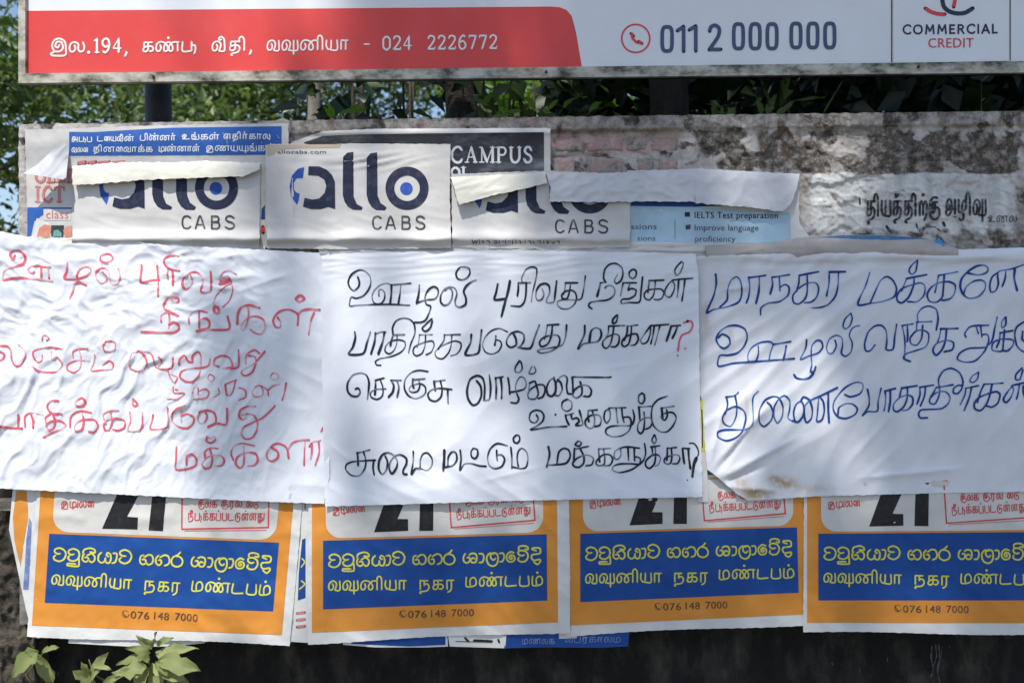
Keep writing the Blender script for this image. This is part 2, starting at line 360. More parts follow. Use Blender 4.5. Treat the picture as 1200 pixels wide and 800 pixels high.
# ---- a small pen-stroke Tamil alphabet (units: baseline 0, letter height 50, y up)
_loop = '22,36 27,20 20,4 8,4 3,20 8,40 22,50 '
def _i(x): return f'{x},49 {x+1},64 {x+10},73 {x+20},66 {x+23},50 {x+23},2'
TA = {
 'va': (64, _loop + '36,46 42,32 38,12 34,2 58,2 58,50'),
 'vu': (82, _loop + '36,46 42,32 38,12 34,2 76,2 76,50; 58,50 58,-20'),
 'na': (98, _loop + '38,48 52,40 62,22 60,6 52,2 43,6 42,22 50,38 64,48 94,48; 84,48 84,2'),
 'ni': (114, _loop + '38,48 52,40 62,22 60,6 52,2 43,6 42,22 50,38 64,48 84,48; 84,48 84,2; ' + _i(84)),
 'nh': (98, _loop + '38,48 52,40 62,22 60,6 52,2 43,6 42,22 50,38 64,48 94,48; 84,48 84,2; 54,68@1.5'),
 'nnh': (122, _loop + '38,48 52,40 61,22 59,6 51,2 43,6 42,22 50,40 64,49 78,40 86,22 84,6 76,2 68,6 67,22 75,40 90,48 118,48; 110,48 110,2; 64,70@1.5'),
 'nna': (122, _loop + '38,48 52,40 61,22 59,6 51,2 43,6 42,22 50,40 64,49 78,40 86,22 84,6 76,2 68,6 67,22 75,40 90,48 118,48; 110,48 110,2'),
 'lla': (74, _loop + '36,44 40,30 40,2; 38,48 70,48; 60,48 60,2'),
 'llh': (74, _loop + '36,44 40,30 40,2; 38,48 70,48; 60,48 60,2; 40,68@1.5'),
 'la': (66, _loop + '38,40 38,14 46,3 58,8 62,28 56,50'),
 'ya': (62, '6,50 4,22 14,4 26,10 28,50; 22,2 56,2 56,50'),
 'aa': (44, '6,48 6,2; 6,48 40,48; 28,48 28,2'),
 'ntha': (58, '6,49 6,2; 6,48 44,48; 26,48 26,22; 26,26 36,31 46,26 50,12 42,-4 24,-9 8,-10 4,-17 10,-20'),
 'ka': (60, '10,48 10,22; 10,48 52,48; 30,48 30,14 22,2 10,2 5,12 14,24 34,28 50,26 56,14 48,3 36,4'),
 'kh': (60, '10,48 10,22; 10,48 52,48; 30,48 30,14 22,2 10,2 5,12 14,24 34,28 50,26 56,14 48,3 36,4; 30,66@1.5'),
 'ku': (66, '18,44 18,26; 18,44 48,44; 34,44 34,20 26,10 16,13 18,24 38,28 58,22 60,2 40,-12 14,-8 2,14 8,46 26,60 46,58'),
 'ra': (48, '8,48 8,2; 8,48 42,48; 30,48 30,6 24,-8 12,-14'),
 'rh': (48, '8,48 8,2; 8,48 42,48; 30,48 30,2; 18,68@1.5'),
 'ma': (62, '6,50 6,2 40,2 54,12 54,34 44,48 30,44 24,30 26,2'),
 'mh': (62, '6,50 6,2 40,2 54,12 54,34 44,48 30,44 24,30 26,2; 30,68@1.5'),
 'ta': (64, '6,50 6,2 58,2'),
 'ti': (78, '6,50 6,2 50,2; 50,50 50,2; 50,50 54,30 66,32 70,14 64,-12'),
 'pa': (56, '6,50 6,2 48,2 48,50'),
 'ph': (56, '6,50 6,2 48,2 48,50; 27,68@1.5'),
 'pi': (80, '6,50 6,2 48,2 48,50; ' + _i(48)),
 'i': (70, '40,24 30,34 22,26 28,14 42,20 46,36 34,50 16,44 8,24 14,8 30,2; 34,50 52,44 58,22 56,-12 12,-12 8,-2 30,0'),
 'vii': (70, _loop + '36,46 42,32 38,12 34,2 58,2 58,50 54,66 42,74 32,64 38,56 46,62'),
 'thi': (82, '10,48 10,20; 10,48 52,48; 30,48 30,14 22,4 10,4 6,14 14,26 34,30 48,24 50,8 40,-6 18,-12 10,-18 18,-22; ' + _i(48)),
 'tha': (60, '10,48 10,20; 10,48 52,48; 30,48 30,14 22,4 10,4 6,14 14,26 34,30 48,24 50,8 40,-6 18,-12 10,-18 18,-22'),
 'thh': (60, '10,48 10,20; 10,48 52,48; 30,48 30,14 22,4 10,4 6,14 14,26 34,30 48,24 50,8 40,-6 18,-12 10,-18 18,-22; 30,68@1.5'),
 'rrh': (58, '8,2 8,34 18,48 28,34 28,4; 28,34 40,48 50,36 48,6 36,-14; 28,68@1.5'),
 'a': (68, '18,34 26,30 24,18 10,18 6,32 16,50 32,50 38,30 32,8 14,-2 4,6 12,20 62,20; 58,50 58,-4'),
 'zhi': (84, '6,50 6,10 30,12 46,20 50,38 40,48 28,38 26,14 34,2 32,-12 20,-18 10,-12; ' + _i(50)),
 'u': (62, '14,36 22,40 24,26 12,22 4,34 14,50 30,48 32,30 18,12 4,4 58,4'),
 'ngh': (62, '6,48 6,12; 6,48 34,48; 20,48 20,26 30,32 38,24 32,10 6,2 56,2 56,50; 28,68@1.5'),
 'e': (64, '20,30 26,16 16,4 6,10 4,30 16,50 30,48 34,30 34,2; 30,48 60,48; 54,48 54,2'),
 'ai': (58, '18,20 10,6 4,20 10,44 22,48 28,30 24,8 34,4 40,20 36,42 46,50 54,40 54,2'),
 'mu': (76, '6,50 6,2 44,2 56,12 56,34 46,48 32,44 26,30 28,2; 56,14 70,2 72,50; 28,2 28,-14'),
 'tu': (62, '26,36 26,14; 26,28 44,26 50,8 36,-10 14,-6 4,16 12,44 36,52 52,46'),
 'thu': (80, '10,48 10,20; 10,48 50,48; 30,48 30,14 22,4 10,4 6,14 14,26 34,30 48,20 44,-6 20,-16 8,-8 20,-2 50,0 66,10 70,50'),
 'nii': (60, '6,49 6,2; 6,48 44,48; 26,48 26,22; 26,26 36,31 46,26 50,12 42,-4 24,-9 8,-10; 26,48 24,64 34,74 46,66 42,56 36,62'),
 'yu': (80, '6,50 4,22 14,4 26,10 28,50; 22,2 74,2 74,50; 56,50 56,-20'),
}
def tamil(ink, glyphs, x0, base, x1, xh, w, slope=0.0, gap=7):
    tot = sum(TA[g][0] for g in glyphs) + gap * (len(glyphs) - 1); kx = (x1 - x0) / tot; ky = xh / 50; cx = 0
    for g in glyphs:
        adv, st = TA[g]
        for q in st.split(';'):
            q = q.strip(); ww = w
            if '@' in q: q, f = q.split('@'); ww = w * float(f)
            pts = [tuple(float(v) for v in p.split(',')) for p in q.split()]
            P = [(x0 + (cx + x) * kx, base - y * ky + (cx + x) * kx * slope) for x, y in pts]
            ink.stroke(P, ww)
        cx += adv + gap

# ------------------------------------------------------------------ materials
M = {}
M['sheet'] = paper_mat('white_paper', (.76, .79, .86), speck=.04)
M['sheet_stained'] = paper_mat('white_paper_stained', (.73, .75, .81), speck=.08)
M['poster'] = paper_mat('poster_paper', (.70, .70, .69), stain=.12, speck=.1)
M['poster_grey'] = paper_mat('poster_paper_grey', (.63, .62, .61), stain=.34, stain_col=(.5, .46, .4), speck=.12)
M['cream'] = paper_mat('paper_back', (.66, .65, .58), stain=.25, stain_col=(.5, .42, .3), speck=.12, bumpy=.3)
M['white_back'] = paper_mat('paper_back_white', (.60, .61, .65), stain=.15, stain_col=(.55, .52, .46), speck=.1, bumpy=.3)
M['tan'] = paper_mat('paper_tan', (.50, .42, .32), stain=.3, stain_col=(.35, .27, .18), speck=.15)
M['orange'] = ink_mat('orange_print', (.66, .26, .04), wear=.3, wear_col=(.72, .36, .10), scale=12)
M['blue'] = ink_mat('blue_print', (.008, .062, .27), wear=.4, wear_col=(.015, .11, .38), scale=15)
M['yellow'] = ink_mat('yellow_print', (.66, .62, .07), wear=.2)
M['cutout'] = paper_mat('poster_white_panel', (.66, .65, .62), speck=.1)
M['black_print'] = ink_mat('black_print', (.015, .015, .018), wear=.06)
M['brown_print'] = ink_mat('brown_print', (.12, .06, .03), wear=.3)
M['red_print'] = ink_mat('red_print', (.60, .05, .05), wear=.3)
M['faded_red'] = ink_mat('faded_red_print', (.55, .18, .18), wear=.5, wear_col=(.6, .5, .5))
M['marker_black'] = marker_mat('black_marker', (.016, .02, .038), (.20, .23, .32))
M['marker_red'] = marker_mat('red_marker', (.70, .12, .16), (.78, .45, .50))
M['marker_blue'] = marker_mat('blue_marker', (.010, .050, .24), (.06, .18, .46))
M['navy'] = ink_mat('navy_print', (.012, .018, .05), wear=.12)
M['logo_blue'] = ink_mat('logo_blue_print', (.02, .07, .36), wear=.12)
M['light_blue'] = paper_mat('light_blue_print', (.42, .60, .74), stain=.15, stain_col=(.6, .66, .7), speck=.2)
M['white_ink'] = ink_mat('white_print', (.72, .74, .78), wear=.3, wear_col=(.45, .55, .7))

# ------------------------------------------------------------------ ground
def ground():
    m, nt, p = _nt('dusty_ground'); n = _noise(nt, 3, 8); c = _ramp(nt, n.outputs[0], [(.3, (.07, .06, .045)), (.6, (.13, .115, .09)), (.8, (.06, .08, .03))])
    nt.links.new(c, p.inputs['Base Color']); p.inputs['Roughness'].default_value = .95
    n2 = _noise(nt, 40, 6); _bump(nt, p, n2.outputs[0], .6, .02)
    t = np.concatenate([-np.geomspace(900, 6, 14), np.linspace(-5, 5, 41), np.geomspace(6, 900, 14)])
    x, y = np.meshgrid(t, t); r = np.hypot(x, y); z = .03 * fbm(x / 1.5, y / 1.5, 5) * (r < 12) - .02
    mesh('ground', np.stack([x, y, z], -1).reshape(-1, 3), grid_faces(len(t), len(t))[:, ::-1], m)['kind'] = 'structure'
ground()

# ------------------------------------------------------------------ the wall
def top_y(x): return np.interp(x, [22, 600, 1200, 1300], [145.5, 137.5, 130, 129])
BRX = (646, 798, 155, 206)
def wall_h(x, y):
    t = top_y(x)
    ln = t + 15 + 2.2 * perlin(x / 18, x * 0 + 3, 2) + 1.4 * perlin(x / 5, x * 0 + 9, 3)
    cop = 1 - ss(0, 2.5, y - ln)
    h = .0075 * cop + .0026 * fbm(x / 26, y / 26, 11, 5) + .0016 * fbm(x / 5, y / 5, 31, 3)
    # peeled plaster patches with broken edges
    pn = fbm(x / 60 + 4, y / 34, 23, 5); h -= .005 * ss(.05, .085, pn) * (1 - cop) * (x > 330)
    hole = ss(BRX[0] - 3, BRX[0] + 1, x) * (1 - ss(BRX[1] - 2, BRX[1] + 6, x + 4 * perlin(y / 9, y * 0, 8))) * ss(0, 3, y - ln - 1)
    h -= .009 * hole
    for (a, b, c, d) in ((934, 205, 928, 262), (958, 172, 970, 205), (955, 160, 990, 150)): h += crease(x, y, a, b, c, d, 2.0, -1) * .008
    rg = ridge(perlin(x / 40, y / 16, 51)); h += .003 * ss(.8, 1, rg) * (x > 800)
    return h
def cope(x, y): return .0105 * (1 - ss(-4, 32, y - (top_y(x) + 20)))
def wall():
    root = empty('boundary_wall', W(600, 745, .09), 'long plastered boundary wall with peeling grey render, pasted over with posters and sheets', 'wall')
    m, nt, p = _nt('old_plaster')
    v = _map(nt, (1, 1, 1)); n1 = _noise(nt, 6, 10, .7, v)
    base = _ramp(nt, n1.outputs[0], [(.30, (.16, .145, .13)), (.42, (.36, .335, .315)), (.53, (.52, .485, .465)), (.75, (.68, .645, .625))])
    n2 = _noise(nt, 34, 8, .75); sp = _ramp(nt, n2.outputs[0], [(.42, 1), (.60, .32)])
    base = _mix(nt, .45, base, sp, 'MULTIPLY')
    vs = _map(nt, (26, 26, 3)); n3 = _noise(nt, 1, 6, .6, vs); stk = _ramp(nt, n3.outputs[0], [(.45, 0), (.65, 1)])
    ga = nt.nodes.new('ShaderNodeAttribute'); ga.attribute_name = 'grime'
    pa = nt.nodes.new('ShaderNodeAttribute'); pa.attribute_name = 'paint'
    ba = nt.nodes.new('ShaderNodeAttribute'); ba.attribute_name = 'brown'
    ra = nt.nodes.new('ShaderNodeAttribute'); ra.attribute_name = 'redwash'
    pn = _noise(nt, 22, 6, .7); pc = _ramp(nt, pn.outputs[0], [(.35, (.48, .50, .50)), (.6, (.68, .69, .68))])
    def crisp(src, scale, lo=.80, hi=1.05, amp=1.1):
        nn = _noise(nt, scale, 10, .75, _map(nt, (1, 1, .5))); a = nt.nodes.new('ShaderNodeMath'); a.operation = 'MULTIPLY_ADD'
        nt.links.new(nn.outputs[0], a.inputs[0]); a.inputs[1].default_value = amp; nt.links.new(src, a.inputs[2]); return _ramp(nt, a.outputs[0], [(lo, 0), (min(1, hi), 1)])
    paf = crisp(pa.outputs['Fac'], 30, .66, 1.0); gaf = crisp(ga.outputs['Fac'], 38, .58, 1.08, 1.0); baf = crisp(ba.outputs['Fac'], 26, .7, 1.0); raf = crisp(ra.outputs['Fac'], 34, .62, 1.1)
    c = _mix(nt, paf, base, pc)
    sc_ = nt.nodes.new('ShaderNodeMath'); sc_.operation = 'MULTIPLY'; nt.links.new(pa.outputs['Fac'], sc_.inputs[0]); nt.links.new(stk, sc_.inputs[1])
    sd = nt.nodes.new('ShaderNodeMath'); sd.operation = 'MULTIPLY'; nt.links.new(sc_.outputs[0], sd.inputs[0]); sd.inputs[1].default_value = .42
    c = _mix(nt, sd.outputs[0], c, (.16, .15, .14))
    c = _mix(nt, raf, c, (.50, .33, .32))
    gn = _noise(nt, 45, 8, .75); gc = _ramp(nt, gn.outputs[0], [(.36, (.026, .022, .019)), (.50, (.11, .094, .080)), (.62, (.33, .30, .275))])
    c = _mix(nt, baf, c, (.13, .08, .045))
    c = _mix(nt, gaf, c, gc)
    nt.links.new(c, p.inputs['Base Color']); p.inputs['Roughness'].default_value = .92
    b = _noise(nt, 90, 8, .75); _bump(nt, p, b.outputs[0], .6, .003)
    nx, ny = 940, 100
    u, vv = np.meshgrid(np.linspace(0, 1, nx), np.linspace(0, 1, ny))
    x = 22 + (1700 - 22) * u; y = top_y(x) * (1 - vv) + 310 * vv
    y = y + (vv < .004) * 1.2 * perlin(x / 12, x * 0, 4)
    x = np.where(u < .001, x + 1.5 * perlin(y / 14, y * 0, 6), x)
    h = wall_h(x, y); V = W(x, y, -h).reshape(-1, 3)
    X = x.ravel(); Y = y.ravel()
    o = mesh('plaster', V, grid_faces(nx, ny), m, root)
    t = top_y(X)
    nA = fbm(X / 38, Y / 30, 71, 5); nB = fbm(X / 14, Y / 14, 91, 4)
    g = ss(805, 850, X) * ss(150, 160, Y + 8 * nB) * (1 - ss(198, 206, Y + 3 * nB)) * ss(-.22, .12, nA + .35 * bump(X, Y, 1020, 180, 60, 35) + .3 * bump(X, Y, 1150, 180, 50, 30) - .5 * bump(X, Y, 990, 178, 20, 30))
    g = np.maximum(g, .8 * ss(.1, .3, nA) * (1 - ss(20, 30, Y - t)) * .7)
    g = np.maximum(g, .75 * bump(X, Y, 37, 175, 9, 28)); g = np.maximum(g, .55 * ss(.0, .3, nB) * bump(X, Y, 930, 235, 14, 60))
    g = np.maximum(g, .6 * ss(-.1, .35, nB) * ss(262, 275, Y) * (X > 1000)); g = np.maximum(g, .8 * ss(.15, .3, nA) * (X > 640))
    pt = ss(948, 956, X + 6 * nB) * (1 - ss(1180, 1196, X + 8 * nB)) * ss(202, 206, Y + 3 * nB) * (1 - ss(258, 278, Y + 12 * nB)) * .9
    pt = np.maximum(pt, .5 * ss(.05, .2, nB) * ss(1080, 1100, X) * (1 - ss(1110, 1125, X)) * ss(150, 156, Y) * (1 - ss(168, 175, Y)))
    br = .9 * bump(X, Y, 915, 168, 26, 26) * ss(-.3, .3, nB + .2) + .5 * ss(1110, 1200, X) * ss(160, 180, Y) * (1 - ss(200, 210, Y)) * ss(-.2, .2, nA)
    rw = .7 * ss(643, 650, X) * (1 - ss(790, 806, X)) * ss(154, 162, Y) * (1 - ss(178, 181, Y)) * ss(-.25, .2, nB) + .35 * ss(340, 380, X) * (1 - ss(640, 650, X)) * ss(.0, .3, nB) * (Y < 170)
    g = np.maximum(g, (.30 + .25 * nB) * (1 - ss(12, 20, Y - t)) * (X > 340))
    g = g * (1 - .85 * pt)
    for nm, val in (('grime', g), ('paint', pt), ('brown', np.clip(br, 0, 1)), ('redwash', np.clip(rw, 0, 1))):
        a = o.data.attributes.new(nm, 'FLOAT', 'POINT'); a.data.foreach_set('value', np.clip(val, 0, 1))
    # body behind the render, top and ends
    V, F = [], []
    n = 40; xs = np.linspace(22, 1700, n)
    for xx in xs:
        f = W(xx, top_y(xx), -float(wall_h(np.array([xx]), top_y(np.array([xx])))[0])); V += [tuple(f), (f[0], .18, f[2] + .004)]
    F += [(2 * i, 2 * i + 2, 2 * i + 3, 2 * i + 1) for i in range(n - 1)]
    mesh('wall_top', V, F, M['top'], root)
    V, F = [], []; pxbox(V, F, 23, 300, 1700, 731, .0, .18); mesh('panel', V, F, M['panel'], root, False)
    V, F = [], []; pxbox(V, F, 24, 150, 1699, 305, .02, .178); mesh('core', V, F, M['panel'], root, False)
    # painted words on the lighter patch
    k = Ink(wall_h, .0016)
    tamil(k, ['thi', 'ya', 'thh', 'thi', 'rrh', 'ku'], 1015, 253.5, 1102, 18, 2.6, -.01)
    tamil(k, ['a', 'zhi', 'vu'], 1108, 252, 1156, 18, 2.5, 0)
    tamil(k, ['u', 'na', 'la'], 1158, 260, 1192, 7, .9)
    k.block(990, 210, 5.714, 2.0, '100,130 102,165; 155,300 165,290; 280,315 300,345@1.4; 480,300 485,325; 560,315 610,320@.6; 660,290 668,310@1.6; 620,330 640,345@.7; 340,100 345,118@1.3')
    k.build('painted_lettering', M['paint_black'], root)
    # exposed bricks
    mb = M['brick']
    for (x0, y0, x1, y1) in ((648, 160, 684, 178), (687, 159, 731, 178), (734, 160, 760, 178), (762, 161, 795, 178), (648, 184, 674, 207), (688, 183, 733, 207), (746, 184, 766, 207), (771, 185, 796, 207)):
        u, v = np.meshgrid(np.linspace(0, 1, 12), np.linspace(0, 1, 9))
        x = x0 + (x1 - x0) * u; y = y0 + (y1 - y0) * v
        e = np.minimum(np.minimum(u, 1 - u) * (x1 - x0), np.minimum(v, 1 - v) * (y1 - y0))
        x = x + 2.0 * perlin(x / 9, y / 9, 61); y = y + 1.6 * perlin(x / 9, y / 9, 62)
        hh = -.0165 + .0095 * ss(-.2, 2.6, e) + .0034 * fbm(x / 8, y / 8, 63, 5)
        mesh('brick', W(x, y, -hh).reshape(-1, 3), grid_faces(12, 9), mb, root)
    # lower wall, set back and black with mould
    nx, ny = 380, 150; u, v = np.meshgrid(np.linspace(0, 1, nx), np.linspace(0, 1, ny))
    x = 40 + 1700 * u; y = 700 + 430 * v
    h = -.13 + .010 * fbm(x / 30, y / 30, 41, 5) + .004 * bump(x, y, 1096, 780, 5, 60) + .006 * ss(.3, .5, fbm(x / 9, y / 20, 43))
    mesh('lower_wall', W(x, y, -h).reshape(-1, 3), grid_faces(nx, ny), M['mould'], root)
    # whitish drip of lime
    k = Ink(lambda a, b: -.13 + .010 * fbm(a / 30, b / 30, 41, 5) + .004 * bump(a, b, 1096, 780, 5, 60) + .006 * ss(.3, .5, fbm(a / 9, b / 20, 43)), .002)
    k.block(900, 720, 4, 1.6, '770,130 765,200 775,250 760,300@1.2; 800,140 805,200 795,260 808,330@1.2; 785,140 790,190 780,230@.8; 815,150 812,200@.6; 850,145 852,150@.6; 430,250 432,270@.6; 300,225 302,232@1.2; 560,200 560,215@.7')
    k.build('lime_drip', M['drip'], root)
    V, F = [], []; pxbox(V, F, 45, 742, 1700, 1130, .15, .18); mesh('wall_back', V, F, M['mould'], root, False)
M['top'] = rough_mat('wall_top_moss', [(.3, (.05, .05, .045)), (.6, (.2, .19, .17))], 20)
M['panel'] = rough_mat('wall_render', [(.3, (.12, .11, .1)), (.6, (.3, .29, .27))], 12)
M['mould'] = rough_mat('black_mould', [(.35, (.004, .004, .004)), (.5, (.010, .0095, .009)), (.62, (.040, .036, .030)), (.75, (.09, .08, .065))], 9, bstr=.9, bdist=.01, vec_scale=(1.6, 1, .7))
M['drip'] = ink_mat('lime_drip', (.12, .13, .14), wear=.9, wear_col=(.01, .01, .01), scale=70, low=.4)
M['paint_black'] = ink_mat('worn_black_paint', (.02, .02, .022), wear=1.0, wear_col=(.26, .27, .28), scale=80, low=.47)
M['brick'] = rough_mat('old_brick', [(.34, (.16, .14, .12)), (.46, (.38, .33, .30)), (.51, (.42, .25, .24)), (.555, (.42, .31, .29)), (.61, (.46, .41, .38)), (.8, (.5, .46, .43))], 22, bstr=.8, bdist=.004)
wall()

# ------------------------------------------------------------------ rough pier at lower left
def pier():
    root = empty('masonry_pier', W(0, 1100, .1), 'rough brown mossy masonry pier at the lower left end of the wall', 'pier')
    m = rough_mat('rubble_pier', [(.3, (.02, .018, .014)), (.45, (.09, .075, .055)), (.6, (.22, .19, .15)), (.78, (.4, .37, .32))], 10, bstr=1, bdist=.02)
    nx, ny = 90, 300; u, v = np.meshgrid(np.linspace(0, 1, nx), np.linspace(0, 1, ny))
    x = -120 + 172 * u; y = 598 + 530 * v
    h = -.03 + .02 * fbm(x / 22, y / 34, 81, 5) + .012 * ridge(perlin(x / 16, y / 24, 85)) - .1 * ss(.93, 1, u) - .02 * ss(22, 34, x)
    V = W(x, y, -h); mesh('rough_face', V.reshape(-1, 3), grid_faces(nx, ny), m, root)
    V, F = [], []; pxbox(V, F, -120, 600, 47, 1128, .09, .3); mesh('core', V, F, m, root, False)
pier()

# ------------------------------------------------------------------ billboard above the wall
BD = .10                                   # depth of its face behind the wall face
def billboard():
    root = empty('billboard', (W(187, 400, .24)[0], .24, 0), 'large red and white advertising billboard on posts above the wall, with a phone number', 'billboard')
    hb = lambda x, y: np.zeros_like(np.asarray(x, float)) - BD
    fm = paper_mat('billboard_face', (.76, .78, .82), speck=.03, rough=.35, bumpy=.02)
    def P(lst): return lst
    tilt = lambda x: (600 - x) * .0105           # extra drop to the left of everything on the board
    def by(x, y): return y + 0 * x
    # face, built as a thin box
    V, F = [], []
    q = W([29, 1500, 1500, 29], [90, 68, -520, -510], BD); 
    for p in q: V.append(tuple(p))
    for p in q: V.append((p[0], BD + .005, p[2]))
    F = [(0, 1, 2, 3), (7, 6, 5, 4), (0, 4, 5, 1), (1, 5, 6, 2), (2, 6, 7, 3), (3, 7, 4, 0)]
    mesh('face_panel', V, F, fm, root, False)
    fr = rough_mat('weathered_frame', [(.38, (.06, .055, .04)), (.47, (.28, .265, .21)), (.57, (.48, .46, .40)), (.75, (.6, .59, .56))], 20, rough=.6, bstr=.3, bdist=.002, vec_scale=(.7, 1, 1.3))
    def rail(a, b, c, d, nm, d0=BD - .012, d1=BD + .006):
        V = []; q = W([a[0], b[0], c[0], d[0]], [a[1], b[1], c[1], d[1]], d0)
        for p in q: V.append(tuple(p))
        for p in q: V.append((p[0], d1, p[2]))
        return mesh(nm, V, [(0, 1, 2, 3), (7, 6, 5, 4), (0, 4, 5, 1), (1, 5, 6, 2), (2, 6, 7, 3), (3, 7, 4, 0)], fr, root, False)
    rail((21.5, 97.5), (1500, 82), (1500, 68), (21.5, 86.5), 'frame_rail')
    rail((21.5, 86.4), (29.5, 86.3), (29.5, -520), (21.5, -520), 'frame_rail', BD - .0105)
    rail((29.6, -508), (1499, -516), (1499, -530), (29.6, -522), 'frame_rail', BD - .009)
    # dark strip standing in for the shade line under the rail
    V = []; q = W([24, 1500, 1500, 24], [99, 84, 82.3, 97.7], BD); 
    for p in q: V.append(tuple(p))
    for p in q: V.append((p[0], BD + .012, p[2]))
    mesh('shade_line', V, [(0, 1, 2, 3), (7, 6, 5, 4), (0, 4, 5, 1), (1, 5, 6, 2), (2, 6, 7, 3), (3, 7, 4, 0)], M['steel_shade'], root, False)
    # red panel
    k = Ink(hb, .0006)
    top = lambda x: 13 - (x - 31) * .0082
    red = [(30.6, 86.0), (30.6, 13)] + [(x, top(x)) for x in (150, 300, 450, 600, 645)] + [(656, 8.8), (664, 12), (670, 19), (675, 38), (682, 79.6)]
    k.poly(red[::-1], 25); k.build('red_panel', M['board_red'], root)
    k = Ink(hb, .0014)
    k.block(40, 20, 6.667, 2.0, '200,215 185,240 165,228 180,195 215,200 225,240 205,268 160,268 140,225 160,182 200,170 240,195 248,250 240,300 145,302 130,288 160,272@1.1')
    tamil(k, ['la'], 80.5, 61.5, 100, 12, 2.1); k.stroke([(103.5, 61.5), (104.2, 61.5)], 3.6)
    digits(k, '194', 109, 62, 143, 16.5, 2.5, -.01); k.stroke([(147.5, 61), (148.2, 62), (146.5, 66)], 2.6)
    tamil(k, ['ka', 'nnh', 'ti'], 166.5, 61, 231, 11.5, 2.0, -.008)
    tamil(k, ['vii', 'thi'], 248, 60.3, 289, 11.5, 2.0, -.008); k.stroke([(293.5, 59), (294.2, 60), (292.5, 64)], 2.4)
    tamil(k, ['va', 'vu', 'ni', 'ya', 'aa'], 312.5, 59.7, 409, 12, 1.9, -.008)
    k.stroke([(426.5, 52), (433, 52)], 1.8, smooth=False)
    digits(k, '024', 448, 58.8, 483, 16, 2.2, -.01); digits(k, '2226772', 500.5, 58.2, 583, 16, 2.1, -.01)
    k.build('address_lettering', M['board_white'], root, 'letter', .5)
    # telephone number in tall narrow figures
    k = Ink(hb, .0010); s = 4.138
    def nought(x0, x1, y0, y1):
        cx, cy, rx, ry = (x0 + x1) / 2, (y0 + y1) / 2, (x1 - x0) / 2, (y1 - y0) / 2
        sp = lambda v, e: math.copysign(abs(v) ** e, v)
        k.stroke([(710 + (cx + rx * sp(math.cos(t), .55)) / s, 10 + (cy - ry * sp(math.sin(t), .30 + .25)) / s) for t in np.linspace(.3, 2 * math.pi + .3, 40)], 4.4)
    nought(273, 321, 90, 207)
    k.block(710, 10, s, 4.4, '347,108 375,90; 377,88 377,208; 405,104 434,87; 436,86 436,206; 503,110 510,90 530,82 548,95 550,118 540,145 502,200; 502,199 557,199')
    for a in (620, 701, 783): nought(a, a + 46, 76, 195)
    for a in (899, 981, 1063): nought(a, a + 46, 73, 190)
    k.build('phone_number', M['board_navy'], root, 'digit', .7)
    k = Ink(hb, .0010)
    k.stroke([(745 + 16.4 * math.cos(t), 45.2 - 16.4 * math.sin(t)) for t in np.linspace(.1, 2 * math.pi + .1, 30)], 1.9)
    k.block(710, 10, s, 2.9, '130,125 128,142 150,165 168,166; 122,122 134,134@1.3; 160,160 174,170@1.3')
    k.build('telephone_emblem', M['board_red'], root)
    # logo board, a separate plate edged by two seams
    lp = W([1047, 1182, 1180, 1046], [74, 71.5, -400, -400], BD - .004); V = [tuple(p) for p in lp] + [(p[0], BD - .0003, p[2]) for p in lp]
    lo = mesh('logo_plate', V, [(0, 1, 2, 3), (7, 6, 5, 4), (0, 4, 5, 1), (1, 5, 6, 2), (2, 6, 7, 3), (3, 7, 4, 0)], fm, root, False)
    V, F = [], []
    for xx in (1044.4, 1183.4): pxbox(V, F, xx, -400, xx + 1.1, 73 if xx < 1100 else 71, BD - .001, BD)
    mesh('seam', V, F, M['steel_shade'], root, False)
    hl = lambda x, y: np.zeros_like(np.asarray(x, float)) - BD + .004
    k = Ink(hl, .0006); CAPS = {'C': (9.5, '9,8.6 7.6,10 4.6,10.2 1.6,8 .8,5 1.8,2 4.8,.2 7.8,.4 9,1.6'), 'O': (11, '5.5,10.2 2,8.6 .8,5 2,1.4 5.5,.2 9,1.4 10.2,5 9,8.6 5.5,10.2'), 'M': (11.5, '1.2,0 2.2,10; 2.2,10 5.8,3; 5.8,3 9.4,10; 9.4,10 10.3,0'), 'E': (7, '1,0 1,10; 1,9.6 6,9.6; 1,5.2 5.4,5.2; 1,.4 6.2,.4'), 'R': (8.2, '1,0 1,10; 1,9.6 5,9.6 6.6,7.4 5,5.2 1,5; 3.8,5 7.2,0'), 'I': (2.4, '1.2,0 1.2,10'), 'A': (9.5, '.6,0 4.7,10; 4.7,10 8.8,0; 2.2,3.2 7.2,3.2'), 'L': (6.4, '1,10 1,0; 1,.4 5.8,.4')}
    cx = 0; tot = sum(CAPS[c][0] for c in 'COMMERCIAL') + 2.6 * 9
    for c in 'COMMERCIAL':
        for st in CAPS[c][1].split(';'):
            P = [tuple(float(v) for v in q.split(',')) for q in st.split()]
            k.stroke([(1058 + (cx + x) * 111 / tot, 40 - (cx + x) / tot * 1.1 - y * 1.0) for x, y in P], 2.1, smooth=len(P) > 4)
        cx += CAPS[c][0] + 2.6
    k.block(1030, 0, 7.06, 5.0, '770,-190 700,-225 620,-225 550,-190 520,-120 520,-40 535,50 575,92 640,112 710,108 775,72')
    k.build('navy_logo_print', M['board_navy2'], lo, 'letter', .2)
    k = Ink(hl, .0009); k.text('CREDIT', 1088, 56, 1141, 11.2, slope=-.006, bold=.02)
    k.block(1030, 0, 7.06, 4.4, '385,70 430,98 485,115 545,120; 390,-190 460,-225 540,-220 610,-170 635,-90 630,0 618,58')
    k.build('red_logo_print', M['board_red'], lo, 'letter', .3)
    for (bx, byy) in ((180, 90), (1076, 78.5), (640, 84.5)):
        V, F = [], []; c = W(bx, byy, BD - .013); tube(V, F, [c, (c[0], c[1] - .006, c[2])], [.0035, .003], 8); mesh('bolt', V, F, M['steel_shade'], root, False)
